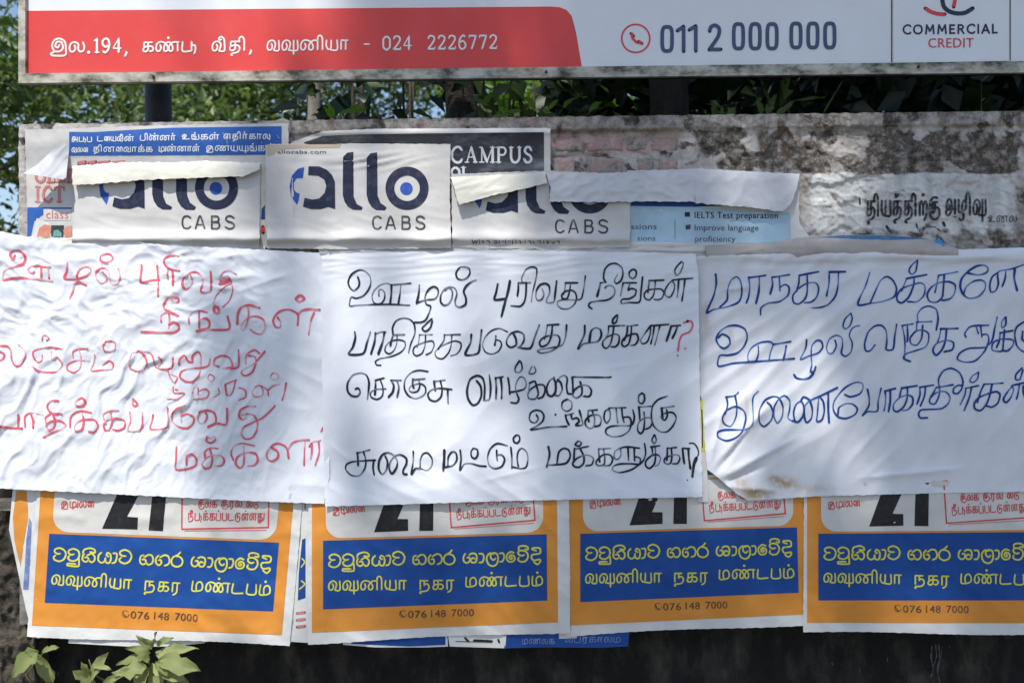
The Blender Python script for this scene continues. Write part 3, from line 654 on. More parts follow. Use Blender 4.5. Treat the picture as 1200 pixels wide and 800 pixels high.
    V, F = [], []; x0 = W(187.5, 300, .24)[0]
    tube(V, F, [(x0, .24, -.1), (x0, .24, 1.0), (x0, .24, 3.0)], [.033] * 3, 16); mesh('post', V, F, M['steel_shade'], root)
    V, F = [], []; tube(V, F, [(x0 + 2.5, .24, -.1), (x0 + 2.5, .24, 3.0)], [.033] * 2, 16); mesh('post', V, F, M['steel_shade'], root)
M['steel_shade'] = rough_mat('dark_steel_and_shade', [(.3, (.012, .012, .013)), (.7, (.04, .036, .034))], 20, rough=.5, bstr=.2, bdist=.002)
M['board_red'] = ink_mat('board_red_vinyl', (.68, .065, .06), wear=.06, scale=8, rough=.35)
M['board_white'] = ink_mat('board_white_vinyl', (.8, .79, .77), wear=.1, rough=.4)
M['board_navy'] = ink_mat('board_slate_vinyl', (.06, .085, .17), wear=.08, rough=.4)
M['board_navy2'] = ink_mat('board_navy_vinyl', (.02, .03, .075), wear=.06, rough=.4)
billboard()

# ------------------------------------------------------------------ orange hall posters
POST = 'orange and blue event posters pasted in a row'
import functools
QUADS = {
 1: ((57.7, 624.9), (326.9, 635.4), (320, 715.9), (52.4, 705.7)),
 2: ((378.6, 633.2), (640.7, 625.5), (641.3, 703.2), (378.6, 713.4)),
 3: ((680, 625), (934, 617.5), (936, 694), (680, 705)),
 4: ((959, 625), (1221, 623), (1221, 703), (959, 703))}
def to_ab(P):
    P = np.asarray(P, float); a = (P[:, 0] - 378.6) / 262.3; b = (P[:, 1] - (633.2 - 7.7 * a)) / (80.2 - 2.5 * a); return np.stack([a, b], 1)
def quad_map(q):
    q = np.array(q)
    def f(P, ab=False):
        A = np.asarray(P, float) if ab else to_ab(P); a, b = A[:, :1], A[:, 1:]
        return q[0] * (1 - a) * (1 - b) + q[1] * a * (1 - b) + q[2] * a * b + q[3] * (1 - a) * b
    return f
SINHALA = ((380, 635, '''150,245 110,250 75,225 80,190 140,168 205,195 230,250 205,320 145,352 80,335 65,300 90,270;
340,240 300,250 265,225 270,190 330,165 395,190 415,245 395,305 340,335 285,325 262,295 280,265; 412,290 418,360 412,402 260,402 262,375 370,372;
460,215 480,165 560,140 620,160 625,200 560,192; 480,225 460,260 465,310 505,335 545,305 530,270 490,275; 520,245 580,215 625,250 625,305 590,335 552,312;
715,190 680,230 680,300 720,330 765,310 775,260; 775,260 785,320 830,325 850,270 840,210 800,185 785,220 815,238; 872,190 920,187 930,240 910,310 870,325;
1050,215 1010,215 970,195 975,155 1035,130 1100,155 1130,215 1105,285 1045,318 985,300 965,270 990,240'''),
(470, 635, '''215,185 180,200 168,250 180,295 220,312 255,285 240,245 200,245; 225,215 280,175 330,185 350,235 335,290 290,312 257,290;
420,175 390,215 390,275 430,308 465,280 455,235 425,240; 440,200 500,165 550,175 575,230 560,285 512,308;
715,110 680,150 625,180 600,230 615,285 670,312 735,290 755,235 730,185 680,165 650,170;
905,160 880,200 880,260 920,290 965,265 960,210 930,215; 960,175 1000,155 1050,165 1065,215 1050,275 1000,285 980,250 1010,218 1038,232; 1100,160 1150,165 1165,215 1145,275 1100,285'''),
(545, 632, '''400,200 350,190 310,230 305,290 335,350 395,370 445,340 465,270 450,200 400,185 360,215 365,260 400,285 430,260; 487,190 535,190 550,240 530,300 490,310;
645,235 665,258 640,275 620,250 640,212 685,225 700,260 680,300 620,310 585,270 590,210 640,170 690,185; 830,215 790,225 750,200 755,162 810,150 870,180 885,240 850,300 790,310 745,285 755,250; 755,145 760,100 820,85 880,100 885,138 840,130;
1000,155 945,135 950,115 1050,120 1055,188 985,205; 975,205 940,215 935,260 970,290 1050,275 1060,300 1020,345 975,320 965,300'''))
def event_poster(i, label, base, seed):
    f = quad_map(QUADS[i]); q = QUADS[i]
    def h(x, y):
        v = base + .0028 * fbm(x / 55, y / 55, seed, 3) + .0026 * ridge(streak(x + 8 * perlin(x / 30, y / 30, seed), y, -40 + 25 * (i % 2), 34, 3, seed + 5)) * ss(-.1, .4, perlin(x / 70, y / 70, seed + 6)) + .0009 * fbm(x / 12, y / 12, seed + 2)
        if i == 1: v = v + .0022 * ridge(streak(x, y, -50, 40, 5, 205)) * ss(140, 300, x) + .002 * ss(725, 750, y)
        if i == 2: v = v + .003 * ridge(streak(x, y, -35, 32, 5, 209)) * ss(560, 640, x) + .002 * ss(470, 380, x)
        if i == 4: v = v + .004 * ridge(streak(x, y, -30, 60, 5, 219)) * ss(1100, 1190, x)
        return v
    c = f([(.5, 1.5)], True)[0]
    root = empty('event_poster', W(c[0], c[1], -.004), label, 'poster', POST)
    R_ = 1.10 if i != 1 else 1.085
    def out(a, b): return tuple(f([(a, b)], True)[0])
    B = [out(a, 1.49 + .02 * math.sin(a * 5 + i)) for a in np.linspace(-.07, R_, 14)]
    T = [(B[0][0], 556), (B[-1][0], 556)]
    L = [out(-.065, -1), out(-.065, 0), out(-.068, 1.5)]; Rr = [out(R_, -1), out(R_ + .003, .5), out(R_, 1.5)]
    sheet('paper', T, B, L, Rr, h, M['poster'], root, 2.0, .6, seed)
    def panel(name, pts, mt, eps, step=3):
        k = Ink(h, eps); k.poly([tuple(p) for p in f(pts, True)][::-1], step); return k.build(name, mt, root)
    panel('orange_border', [(-.05, -.78), (1.047, -.78), (1.047, 1.335), (-.05, 1.335)], M['orange'], .0007)
    rad = [(math.cos(t), math.sin(t)) for t in np.linspace(0, math.pi / 2, 8)]
    ra, rb = .07, .235
    pts = [(.012, -.76), (.985, -.76)] + [(.985 - ra + ra * c_, -.03 - rb + rb * s_) for c_, s_ in rad] + [(.012 + ra - ra * s_, -.03 - rb + rb * c_) for c_, s_ in rad]
    panel('date_panel', pts, M['cutout'], .0012)
    panel('blue_panel', [(0, 0), (1, 0), (1, 1), (0, 1)], M['blue'], .0012)
    # figures 2 and 1
    k = Ink(h, .0018)
    P1 = quad_map(QUADS[1]); q1 = np.array(QUADS[1])
    def from_p1(pts):     # poster-1 pixels to poster coordinates (affine fit)
        o = q1[0]; e1 = q1[1] - q1[0]; e2 = q1[3] - q1[0]; Mx = np.linalg.inv(np.stack([e1, e2], 1)); return [tuple(Mx @ (np.array(p) - o)) for p in pts]
    two = from_p1([(140, 572), (166, 572), (163, 578), (148.7, 605), (161.5, 606), (160.8, 620), (119.5, 619)])
    one = from_p1([(179, 570), (195, 570), (190.7, 622), (174, 621)])
    k.poly([tuple(p) for p in f(two, True)][::-1], 6); k.poly([tuple(p) for p in f(one, True)][::-1], 6)
    k.build('date_figures', M['black_print'], root, 'digit', .5)
    # stamp frame and small print
    k = Ink(h, .0017)
    fr = from_p1([(212.8, 575), (212.8, 619.5), (314, 617.5), (314, 578)])
    for a, b in zip(fr, fr[1:]): k.stroke([tuple(p) for p in f([a, b], True)], 1.6, smooth=False)
    fr = from_p1([(216, 621.5), (312, 620.8)]); k.stroke([tuple(p) for p in f(fr, True)], .6, smooth=False)
    kk = Ink(h, .0013)
    tamil(kk, ['nii', 'ti', 'kh', 'ka', 'ph', 'pa', 'ta', 'tu', 'llh', 'lla', 'thu'], 220, 609, 310, 8, 1.1)
    tamil(kk, ['ku', 'la', 'ka'], 232, 594, 254, 7, 1.1); tamil(kk, ['ku', 'ra', 'la'], 259, 594, 283, 7, 1.1); tamil(kk, ['la', 'tu'], 288, 594, 303, 7, 1.1)
    tamil(kk, ['i', 'mu', 'la', 'ai'], 71, 594, 110, 7, 1.1)
    A = np.array(from_p1(kk.V)); B2 = f(A, True); k.add(B2, kk.F, kk.E)
    k.build('red_stamp', M['red_print'], root)
    k = Ink(h, .0018); kk = Ink(h)
    
    for ox, oy, st in SINHALA: kk.block(ox, oy, 12, 2.0, st)
    tamil(kk, ['va', 'vu', 'ni', 'ya', 'aa'], 384.5, 691.5, 477, 11, 1.8, -.012)
    tamil(kk, ['ntha', 'ka', 'ra'], 491, 690.5, 533, 11, 1.8, -.012)
    tamil(kk, ['ma', 'nnh', 'ta', 'pa', 'mh'], 545, 687, 637, 11, 1.8, -.018)
    k.add(f(np.array(kk.V)), kk.F, kk.E); k.build('hall_name_lettering', M['yellow'], root, 'letter', .5)
    k = Ink(h, .0014); kk = Ink(h)
    kk.text('076', 478, 723.5, 499.5, 8.5, -.01, .02); kk.text('148', 505, 722.5, 522, 8.5, -.01, .02); kk.text('7000', 529, 721.7, 555, 8.5, -.01, .02)
    kk.stroke([(469, 716), (470, 720), (473, 722)], 1.2); kk.stroke([(472 + 4 * math.cos(t), 719 + 4 * math.sin(t)) for t in np.linspace(0, 5.5, 12)], .5)
    k.add(f(np.array(kk.V)), kk.F, kk.E); k.build('phone_number', M['brown_print'], root)
event_poster(1, 'orange and blue hall poster at the far left, tilted clockwise and brightest in the sun', .006, 301)
event_poster(2, 'orange and blue hall poster second from the left, under the sheet written in black', .0075, 311)
event_poster(3, 'orange and blue hall poster second from the right, under the gap between sheets', .0065, 321)
event_poster(4, 'orange and blue hall poster at the right, its right side cut off', .0085, 331)

# torn pieces of older posters showing round the orange ones
def scrap(name, poly, mt, h, label, cat='poster', prints=(), step=4):
    c = np.mean(poly, 0); root = empty(name, W(c[0], c[1], -.003), label, cat)
    poly_sheet('paper', poly[::-1], h, mt, root, step)
    for nm, pm, items in prints:
        k = Ink(h, .0006 if 'area' in nm else .0010)
        for it in items:
            if it[0] == 'poly': k.poly(it[1][::-1], step)
            elif it[0] == 'st': k.stroke(it[1], it[2])
            elif it[0] == 'bl': k.block(*it[1:])
            elif it[0] == 'tx': k.text(*it[1:])
            elif it[0] == 'ta': tamil(k, *it[1:])
        k.build(nm.replace('area_', ''), pm, root)
    return root
fl = lambda b, s=5, a=.0012: (lambda x, y: b + a * fbm(x / 18, y / 18, s) + .0006 * ridge(streak(x, y, -60, 12, 4, s)))
scrap('torn_poster', [(15, 573), (52, 573), (50, 640), (46, 748), (39, 746), (30, 712), (18, 655), (10.5, 620)], M['poster'], fl(.0035, 4, .003),
      'narrow torn poster edge with faded orange and blue, left of the first orange poster', prints=(
      ('area_orange_print', M['orange'], [('poly', [(19, 575), (31, 575), (33, 604), (27, 640), (24, 664), (17, 634), (15, 606)])]),
      ('area_blue_print', M['faded_blue'], [('poly', [(33, 606), (37, 612), (36, 640), (34, 676), (33, 690), (27, 690), (29, 640)])]),
      ('area_pink_print', M['faded_red'] , [('poly', [(29, 606), (33, 600), (34, 618), (29, 650), (26, 656)])])) ) if False else None
M['faded_blue'] = ink_mat('faded_blue_print', (.14, .20, .42), wear=.8, wear_col=(.5, .52, .58), scale=40)
scrap('torn_poster', [(15, 573), (52, 573), (50, 640), (46, 748), (39, 746), (30, 712), (18, 655), (10.5, 620)], M['poster'], fl(.0035, 4, .003),
      'narrow torn poster edge with faded orange and blue, left of the first orange poster', prints=(
      ('area_orange_print', M['orange'], [('poly', [(19, 575), (31, 575), (33, 604), (27, 640), (24, 664), (17, 634), (15, 606)])]),
      ('area_blue_print', M['faded_blue'], [('poly', [(34, 606), (37, 612), (36, 640), (34, 676), (33, 690), (27, 690), (29, 665), (31, 630)])])))
scrap('torn_poster', [(336, 575), (366, 575), (366, 753), (334, 751)], M['poster'], fl(.0042, 9), 'strip of an older poster with blue and red slivers, between the first two orange posters', prints=(
      ('area_blue_print', M['blue'], [('poly', [(354, 632), (358, 630), (358, 700), (349, 703), (350, 672)])]),
      ('yellow_print', M['yellow'], [('st', [(354, 654), (357, 658), (353, 664)], 1.6), ('st', [(353, 680), (357, 684), (351, 690)], 1.6)]),
      ('red_print', M['faded_red'], [('st', [(348, 718), (357, 717)], 3), ('st', [(348, 726), (357, 725)], 3), ('st', [(348, 734), (357, 733)], 3)]),
      ('dark_print', M['black_print'], [('st', [(357.5, 586), (357.5, 596)], 1.2)])))
scrap('torn_poster', [(655, 575), (676, 575), (676, 747), (655, 748)], M['poster_grey'], fl(.0045, 12), 'pale strip of an older poster between the second and third orange posters')
scrap('torn_poster', [(82, 738), (165, 742), (240, 744), (240, 753), (200, 757), (150, 757), (80, 753)], M['poster'], fl(.0025, 14), 'white lower edge of an older poster below the left orange poster')
scrap('torn_poster', [(400, 740), (524, 740), (525, 757), (500, 758), (440, 758), (402, 755)], M['poster'], fl(.0025, 15), 'dark blue lower edge of an older poster below the second orange poster', prints=(
      ('area_blue_print', M['blue'], [('poly', [(408, 742), (522, 742), (522, 755), (480, 757), (412, 754)])]),))
scrap('torn_poster', [(524, 738), (594, 738), (592, 759), (560, 758), (527, 757)], M['poster'], fl(.0032, 16), 'white scrap with cut-off black figures below the second orange poster', prints=(
      ('black_print', M['black_print'], [('tx', '1 GALLE ROAD', 540, 753.5, 586, 8, 0, .03)] if False else [('st', [(534, 751), (575, 752)], .8), ('st', [(545, 747), (549, 751)], 2.5), ('st', [(556, 750), (576, 751)], 3.2), ('st', [(584, 749), (619 - 34, 752)], 2.4)]),))
scrap('torn_poster', [(590, 736), (738, 734), (736, 757), (700, 758.5), (640, 758), (591, 759)], M['blue'], fl(.0028, 17), 'blue scrap with faint white lettering below the gap between orange posters', prints=(
      ('white_print', M['faint_white'] if 'faint_white' in M else M['faded_blue'], [('ta', ['ma', 'nna', 'la', 'ka'], 612, 754, 650, 6, 1.0), ('ta', ['va', 'pa', 'ra', 'ka', 'aa', 'la', 'ma'], 662, 752, 728, 6, 1.0)]),))
scrap('yellow_poster_strip', [(816, 470), (826, 470), (827, 500), (830, 588), (818, 588)], M['poster'], fl(.0095, 18), 'thin yellow strip of a poster in the gap between the black-written and blue-written sheets', prints=(
      ('area_yellow_print', M['yellow'], [('poly', [(819.5, 472), (823.5, 466), (824.5, 490), (827, 528), (821.5, 529)])]),
      ('black_print', M['black_print'], [('st', [(822.5, 480), (823, 500), (823.3, 524)], 1.3)])))
scrap('orange_strip', [(818, 575), (950, 570), (950, 582), (820, 586)], M['orange'], fl(.004, 19), 'orange margin under the lower left corner of the blue-written sheet') if False else None

# ------------------------------------------------------------------ cab posters
def allo_h(cx, seed, top=165, lift=.012):
    def h(x, y):
        v = .0085 + .0016 * fbm(x / 40, y / 25, seed) + .0009 * ridge(streak(x, y, -18, 14, 5, seed + 3)) * ss(235, 260, y)
        v = v + lift * 1.5 * np.exp(-((y - 280 - 2 * perlin(x / 40, x * 0, seed)) / np.where(y < 280, 7, 4.5)) ** 2) * (.6 + .4 * perlin(x / 45, x * 0 + 4, seed + 1)) + .002 * ss(262, 280, y)
        return v
    return h
LOGO = {
 'blue': [(782, 280), (745, 290), (710, 330), (697, 390), (705, 450), (740, 500), (750, 470), (755, 435), (735, 428), (722, 410), (720, 370), (735, 345), (775, 343)],
 'a': [(808, 275), (870, 275), (915, 295), (945, 325), (962, 365), (964, 525), (925, 512), (880, 525), (820, 525), (775, 510), (785, 458), (830, 470), (870, 463), (902, 430), (912, 390), (900, 352), (865, 330), (805, 326)],
 'l1': [(1070, 190), (1035, 195), (1010, 220), (1008, 440), (1018, 480), (1040, 512), (1068, 528), (1118, 530), (1125, 515), (1090, 495), (1072, 450)],
 'l2': [(1210, 193), (1172, 198), (1148, 225), (1148, 440), (1158, 480), (1178, 512), (1204, 530), (1255, 532), (1265, 515), (1230, 490), (1212, 445)]}
def logo(h, root, dx, dy, ymin=0, extra=True, eps=.0008):
    """The three-letter logo and the word below; shapes above ymin are hidden by a folded flap anyway."""
    def f(P):
        Q = [(200 + x / 5 + dx, 140 + y / 5 + dy) for x, y in P]; out = []
        for i, b in enumerate(Q):
            a = Q[i - 1]
            if (a[1] < ymin) != (b[1] < ymin): t = (ymin - a[1]) / (b[1] - a[1]); out.append((a[0] + (b[0] - a[0]) * t, ymin))
            if b[1] >= ymin: out.append(b)
        return out
    def cut(k): k.F = [q for q in k.F if all(k.V[i][1] >= ymin for i in q)]; used = sorted({i for q in k.F for i in q}); m = {u: i for i, u in enumerate(used)}; k.V = [k.V[u] for u in used]; k.E = [k.E[u] for u in used]; k.Pr = [k.Pr[u] for u in used]; k.F = [tuple(m[i] for i in q) for q in k.F]
    k = Ink(h, eps)
    for q in ('a', 'l1', 'l2'): k.poly(f(LOGO[q])[::-1], 4)
    c = (477 + dx, 220.6 + dy); k.stroke([(c[0] + 20.1 * math.cos(t), c[1] + 20.1 * math.sin(t)) for t in np.linspace(0, 2 * math.pi, 50)], 10.3)
    cut(k); k.build('logo_letters', M['navy'], root, 'logo_letter', .5)
    k = Ink(h, eps); k.poly(f(LOGO['blue'])[::-1], 4)
    k.poly([(c[0] - .8 + 7.4 * math.cos(t), c[1] + .4 - 7.4 * math.sin(t)) for t in np.linspace(0, 2 * math.pi, 20, endpoint=False)], 4)
    k.build('blue_logo_parts', M['logo_blue'], root, 'blue_emblem', .5)
    k = Ink(h, eps)
    k.block(360 + dx, 140 + dy, 5, 2.0, '''432,578 415,568 395,572 386,590 386,618 395,636 415,641 432,630; 462,640 488,567 515,640; 472,618 507,618@.8;
      557,568 557,641; 557,568 590,570 598,584 590,600 560,602; 560,602 596,606 602,622 592,640 557,641; 686,578 665,567 645,572 640,588 655,600 675,606 688,620 680,637 658,642 638,632''')
    k.build('word_lettering', M['dark_grey'], root, 'letter', .5)
M['dark_grey'] = ink_mat('dark_grey_print', (.04, .042, .05), wear=.5, scale=70)
G2 = 'cab company posters pasted above the sheets'
def allo1():
    root = empty('cab_poster', W(195, 285, -.006), 'left of the three grey cab posters, its top folded down over the logo', 'poster', G2); h = allo_h(0, 401)
    sheet('paper', [(85, 195), (305, 192)], [(85, 289), (150, 291), (305, 291)], [(85, 195), (87, 250), (84, 290)], [(305, 192), (304, 291)], h, M['poster_grey'], root, 2, .8, 5)
    logo(h, root, -223.3, -.4, 197)
    T = [(84.5, 195), (110, 192.5), (148, 190), (200, 190.5), (240, 188.5), (305, 191)]
    B = [(84.5, 217), (120, 215), (165, 211), (200, 209.5), (286, 206.5), (303, 199)]
    t = edge(T, 'x'); b = edge(B, 'x')
    def fh(x, y):
        v = np.clip((y - t(x)) / (b(x) - t(x) + 1e-6), 0, 1)
        return .010 + .020 * np.sqrt(v) * (.75 + .25 * perlin(x / 30, x * 0, 4)) - .006 * np.exp(-((x - 178) / 9) ** 2) * v + .0012 * fbm(x / 12, y / 8, 6)
    sheet('folded_top', T, B, [(84.5, 190), (85, 217)], [(305, 190), (303, 206)], fh, M['cream'], root, 1.6, 1.3, 6)
allo1()
def allo2():
    root = empty('cab_poster', W(420, 285, -.006), 'middle grey cab poster with its whole logo uncovered', 'poster', G2)
    h0 = allo_h(0, 411, lift=.013)
    def h(x, y): return h0(x, y) + .004 + .004 * ridge(streak(x, y, 8, 9, 9, 88)) * bump(x, y, 430, 188, 60, 10) + .003 * crease(x, y, 343, 200, 343, 265, 1.5)
    sheet('paper', [(311, 169), (400, 168), (528, 169)], [(311, 291), (400, 292), (528, 291)], [(311, 169), (313, 291)], [(528, 169), (527, 230), (529, 291)], h, M['poster_grey'], root, 1.8, .6, 9)
    logo(h, root, 0, 0)
    k = Ink(h, .0008); k.text('allocabs.com', 325, 180, 382, 4.2, bold=.01); k.build('web_address', M['dark_grey'], root)
    k = Ink(h, .0005); k.poly([(312, 170), (355, 169.5), (400, 169), (398, 173), (345, 174), (325, 176), (320, 182), (313, 183)][::-1], 4); k.build('tan_stain', M['tan'], root)
allo2()
def allo3():
    root = empty('cab_poster', W(635, 285, -.006), 'right of the three grey cab posters, half hidden under folded paper', 'poster', G2); h0 = allo_h(0, 421, lift=.010)
    h = lambda x, y: h0(x, y) + .001
    sheet('paper', [(529, 204), (640, 200), (739, 204)], [(529, 290), (640, 292), (739, 290)], [(529, 204), (530, 291)], [(739, 200), (738, 291)], h, M['poster_grey'], root, 2, .8, 15)
    logo(h, root, 214.3, 4.4, 208)
    k = Ink(h, .0008); k.text("We're coming to Vavuniya" if False else 'cabs to anywhere', 553, 285.5, 655, 4, bold=.02) if False else None
    k.block(520, 180, 5.4545, .9, '180,548 190,575 200,555 208,575 215,552; 228,550 228,575; 240,560 255,560 250,575; 275,560 285,555 295,575; 320,560 340,560 335,575 322,572; 355,555 355,575; 372,560 385,560; 395,550 395,575; 410,560 425,562; 440,552 440,575; 460,552 462,575; 480,560 492,560 490,575; 520,552 520,575; 540,560 555,560 556,575; 570,560 580,575; 600,560 620,560 618,575; 640,555 640,575; 660,552 662,575 675,560; 690,560 700,575 712,560; 725,560 740,562 735,575')
    k.build('small_print', M['dark_grey'], root)
    T = [(528, 207.5), (580, 205), (639, 201.5)]; B = [(528, 240), (538, 240), (575, 229.5), (620, 220), (640, 214.5)]
    t = edge(T, 'x'); b = edge(B, 'x')
    def fh(x, y):
        v = np.clip((y - t(x)) / (b(x) - t(x) + 1e-6), 0, 1)
        return .011 + .017 * np.sqrt(v) * (.7 + .3 * np.cos((x - 540) / 60)) + .002 * ridge(streak(x, y, 25, 12, 5, 30)) + .0008 * fbm(x / 10, y / 7, 6)
    sheet('folded_top', T, B, [(528, 207), (534, 228), (538, 240)], [(639, 201), (641, 215)], fh, M['cream'], root, 1.6, 1.3, 6)
allo3()

# ------------------------------------------------------------------ blue lettered poster with the curled corner, ICT poster
def blue_poster():
    h = lambda x, y: cope(x, y) + .0035 + .0016 * fbm(x / 40, y / 30, 501) + .001 * ridge(streak(x, y, -70, 14, 5, 502))
    root = empty('class_poster', W(150, 270, -.003), 'grey poster with blue two-line heading, red letters and a curled white corner, top left', 'poster')
    sheet('paper', [(31, 152), (80, 151), (110, 149.5), (200, 146.5), (338, 144.5)], [(31, 281), (340, 283)], [(29, 152), (33, 281)], [(338, 144), (338, 281)], h, M['poster_grey'], root, 2.2, .9, 31)
    k = Ink(h, .0005); k.poly([(81, 154.5), (110, 155), (140, 153), (200, 149.8), (330, 148), (330, 181.5), (200, 182), (81, 182.5)][::-1], 5); k.build('blue_heading', M['head_blue'], root)
    k = Ink(h, .0009)
    tamil(k, ['a', 'ti', 'pa'], 84, 166, 108, 5.4, 1.2); tamil(k, ['ta', 'ai', 'ya', 'vii', 'nh'], 114, 165.5, 157, 5.4, 1.1)
    tamil(k, ['pi', 'nh', 'na', 'rh'], 164, 164.5, 206, 5.6, 1.2); tamil(k, ['u', 'ngh', 'ka', 'llh'], 213, 163.5, 257, 5.6, 1.2); tamil(k, ['e', 'thi', 'rh', 'ka', 'aa', 'la'], 262, 163, 317, 5.8, 1.2)
    tamil(k, ['va', 'la', 'ai'], 84, 178.5, 103, 5.4, 1.1); tamil(k, ['thi', 'na', 'ai', 'va', 'aa', 'kh', 'ka'], 109, 178, 179, 5.6, 1.1)
    tamil(k, ['mu', 'nh', 'na', 'aa', 'llh'], 186, 177.5, 234, 5.8, 1.2); tamil(k, ['i', 'nna', 'ya', 'yu', 'ngh', 'ka', 'llh'], 241, 177, 322, 6, 1.2)
    k.build('heading_lettering', M['white_ink'], root)
    k = Ink(h, .0009)
    def serif(k, body, x0, y0, x1, y1, w):
        """red roman capitals drawn with heavy stems and thin serifs"""
        G = {'I': ((.25,), [], 24), 'C': ((), ['.9,.82 .7,1 .4,.97 .15,.7 .12,.3 .4,.03 .75,.02 .92,.2'], 46), 'T': ((.5,), ['.02,.95 .98,.95@.6', '.03,.95 .03,.75@.5', '.97,.95 .97,.75@.5'], 44), 'O': ((), ['.5,1 .15,.8 .1,.5 .15,.2 .5,0 .85,.2 .9,.5 .85,.8 .5,1'], 48), 'L': ((.2,), ['.2,.03 .9,.03@.6', '.9,.03 .92,.25@.5'], 36),
             'A': ((), ['.5,1 .85,.02', '.5,1 .15,.02@.5', '.28,.35 .7,.35@.5', '0,.02 .3,.02@.5', '.68,.02 1,.02@.5'], 46), 'M': ((.88,), ['.15,1 .15,.02@.5', '.15,.95 .5,.05', '.5,.05 .85,.95@.5', '0,.02 .3,.02@.5', '.0,.98 .2,.98@.5'], 56), 'P': ((.2,), ['.2,.97 .7,.97 .9,.75 .7,.5 .2,.5@.8'], 38), 'U': ((), ['.18,1 .18,.3 .35,.03 .65,.03 .85,.3 .85,1', '.02,.98 .36,.98@.5', '.7,.98 1,.98@.5'], 46), 'S': ((), ['.85,.8 .65,1 .3,.97 .15,.75 .35,.58 .7,.45 .88,.25 .7,.03 .3,.02 .1,.22'], 34), 'E': ((.2,), ['.2,.97 .88,.97@.6', '.2,.5 .75,.5@.6', '.2,.03 .9,.03@.6'], 38)}
        tot = sum(G[c][2] for c in body) + 8 * (len(body) - 1); kx = (x1 - x0) / tot; cx = x0; H = y1 - y0
        for c in body:
            stems, sts, adv = G[c]; wd = adv * kx
            for s_ in stems:
                X = cx + s_ * wd + (.25 * wd if c == 'I' else 0)
                k.stroke([(X, y0), (X, y1)], w, smooth=False); k.stroke([(X - w, y0 + .3), (X + w, y0 + .3)], w * .4, smooth=False); k.stroke([(X - w, y1 - .3), (X + w, y1 - .3)], w * .4, smooth=False)
            for st in sts:
                ww = w
                if '@' in st: st, q = st.split('@'); ww = w * float(q)
                P = [tuple(float(v) for v in p.split(',')) for p in st.split()]; k.stroke([(cx + a * wd, y1 - b * H) for a, b in P], ww, smooth=len(P) > 3)
            cx += wd + 8 * kx
    global SERIF; SERIF = serif
    serif(k, 'ICT', 41, 218.5, 75, 236.5, 3.0); serif(k, 'OLLE', 41, 198, 88, 213.5, 3.0)
    for (a, b) in ((92, 100), (104, 112), (116, 128), (132, 145)): k.stroke([(a, 191), (b, 190)], 4, smooth=False)
    k.build('red_lettering', M['faded_red'], root, 'letter', .5)
    # lower pictures: blue strip, class box, photo of faces
    k = Ink(h, .0005); k.poly([(32, 243), (84, 243), (84, 245), (50, 252), (40, 259), (36, 279), (32, 279)][::-1], 4); k.build('blue_strip', M['head_blue'], root)
    k = Ink(h, .0008); k.poly([(51, 245), (83, 245), (83, 258), (51, 258)][::-1], 4); k.build('label_box', M['cutout'], root)
    k = Ink(h, .0012); k.text('class', 54, 256, 80, 10, bold=.02); k.build('label_lettering', M['faded_red'], root)
    k = Ink(h, .0007); k.poly([(38, 278), (43, 255.5), (58, 262), (60, 278)][::-1], 4); k.build('white_picture_patch', M['poster'], root)
    k = Ink(h, .0010); k.poly([(43, 277), (46, 267), (52, 263), (59, 264), (60, 270), (58, 278)][::-1], 3); k.poly([(76, 278), (74, 270), (78, 265), (84, 264), (84, 278)][::-1], 3); k.build('salmon_picture', M['salmon'], root, 'salmon_picture', .5)
    k = Ink(h, .0009); k.poly([(60, 277.5), (60, 264), (75, 264), (74, 277.5)][::-1], 3); k.build('dark_picture', M['dark_grey'], root)
    k = Ink(h, .0013); k.poly([(62, 277), (63, 270), (68, 269), (72, 273), (72, 277)][::-1], 3); k.build('teal_picture', M['teal'], root)
    # the curled corner
    P = [(81.5, 154), (80.5, 180), (77.5, 208), (74, 210.5), (46, 206), (26.5, 203.5), (42, 194), (68, 170), (76, 162)]
    def ch(x, y):
        d = ((x - 81) * (204 - 154) - (y - 154) * (27 - 81)) / math.hypot(50, 54)   # distance from the fold
        d2 = np.clip((80 - x + (y - 160) * .25) / 45, 0, 1)
        return .006 + .030 * np.sin(np.clip(d2, 0, 1) * math.pi * .62) + .012 * ss(185, 210, y) + .0007 * ridge(streak(x, y, 40, 10, 5, 44)) + .006 * bump(x, y, 58, 192, 8, 10)
    poly_sheet('curled_corner', P[::-1], ch, M['white_back'], root, 1.6)
M['head_blue'] = ink_mat('heading_blue_print', (.025, .11, .42), wear=.35, wear_col=(.12, .2, .45), scale=25)
M['salmon'] = ink_mat('salmon_print', (.60, .24, .17), wear=.4, scale=50)
M['teal'] = ink_mat('teal_print', (.12, .36, .32), wear=.3, scale=40)
blue_poster()
scrap('torn_poster', [(303.5, 182), (313, 182), (313, 290), (303.5, 290)], M['cream'], fl(.0050, 52), 'sliver of an older poster with blue and red marks left of the middle cab poster', prints=(
      ('area_blue_print', M['blue'], [('poly', [(306.5, 245), (310.5, 240), (310.5, 257), (306, 257)])]), ('red_print', M['red_print'], [('st', [(308, 266), (308, 272)], 4.6)])), step=3)

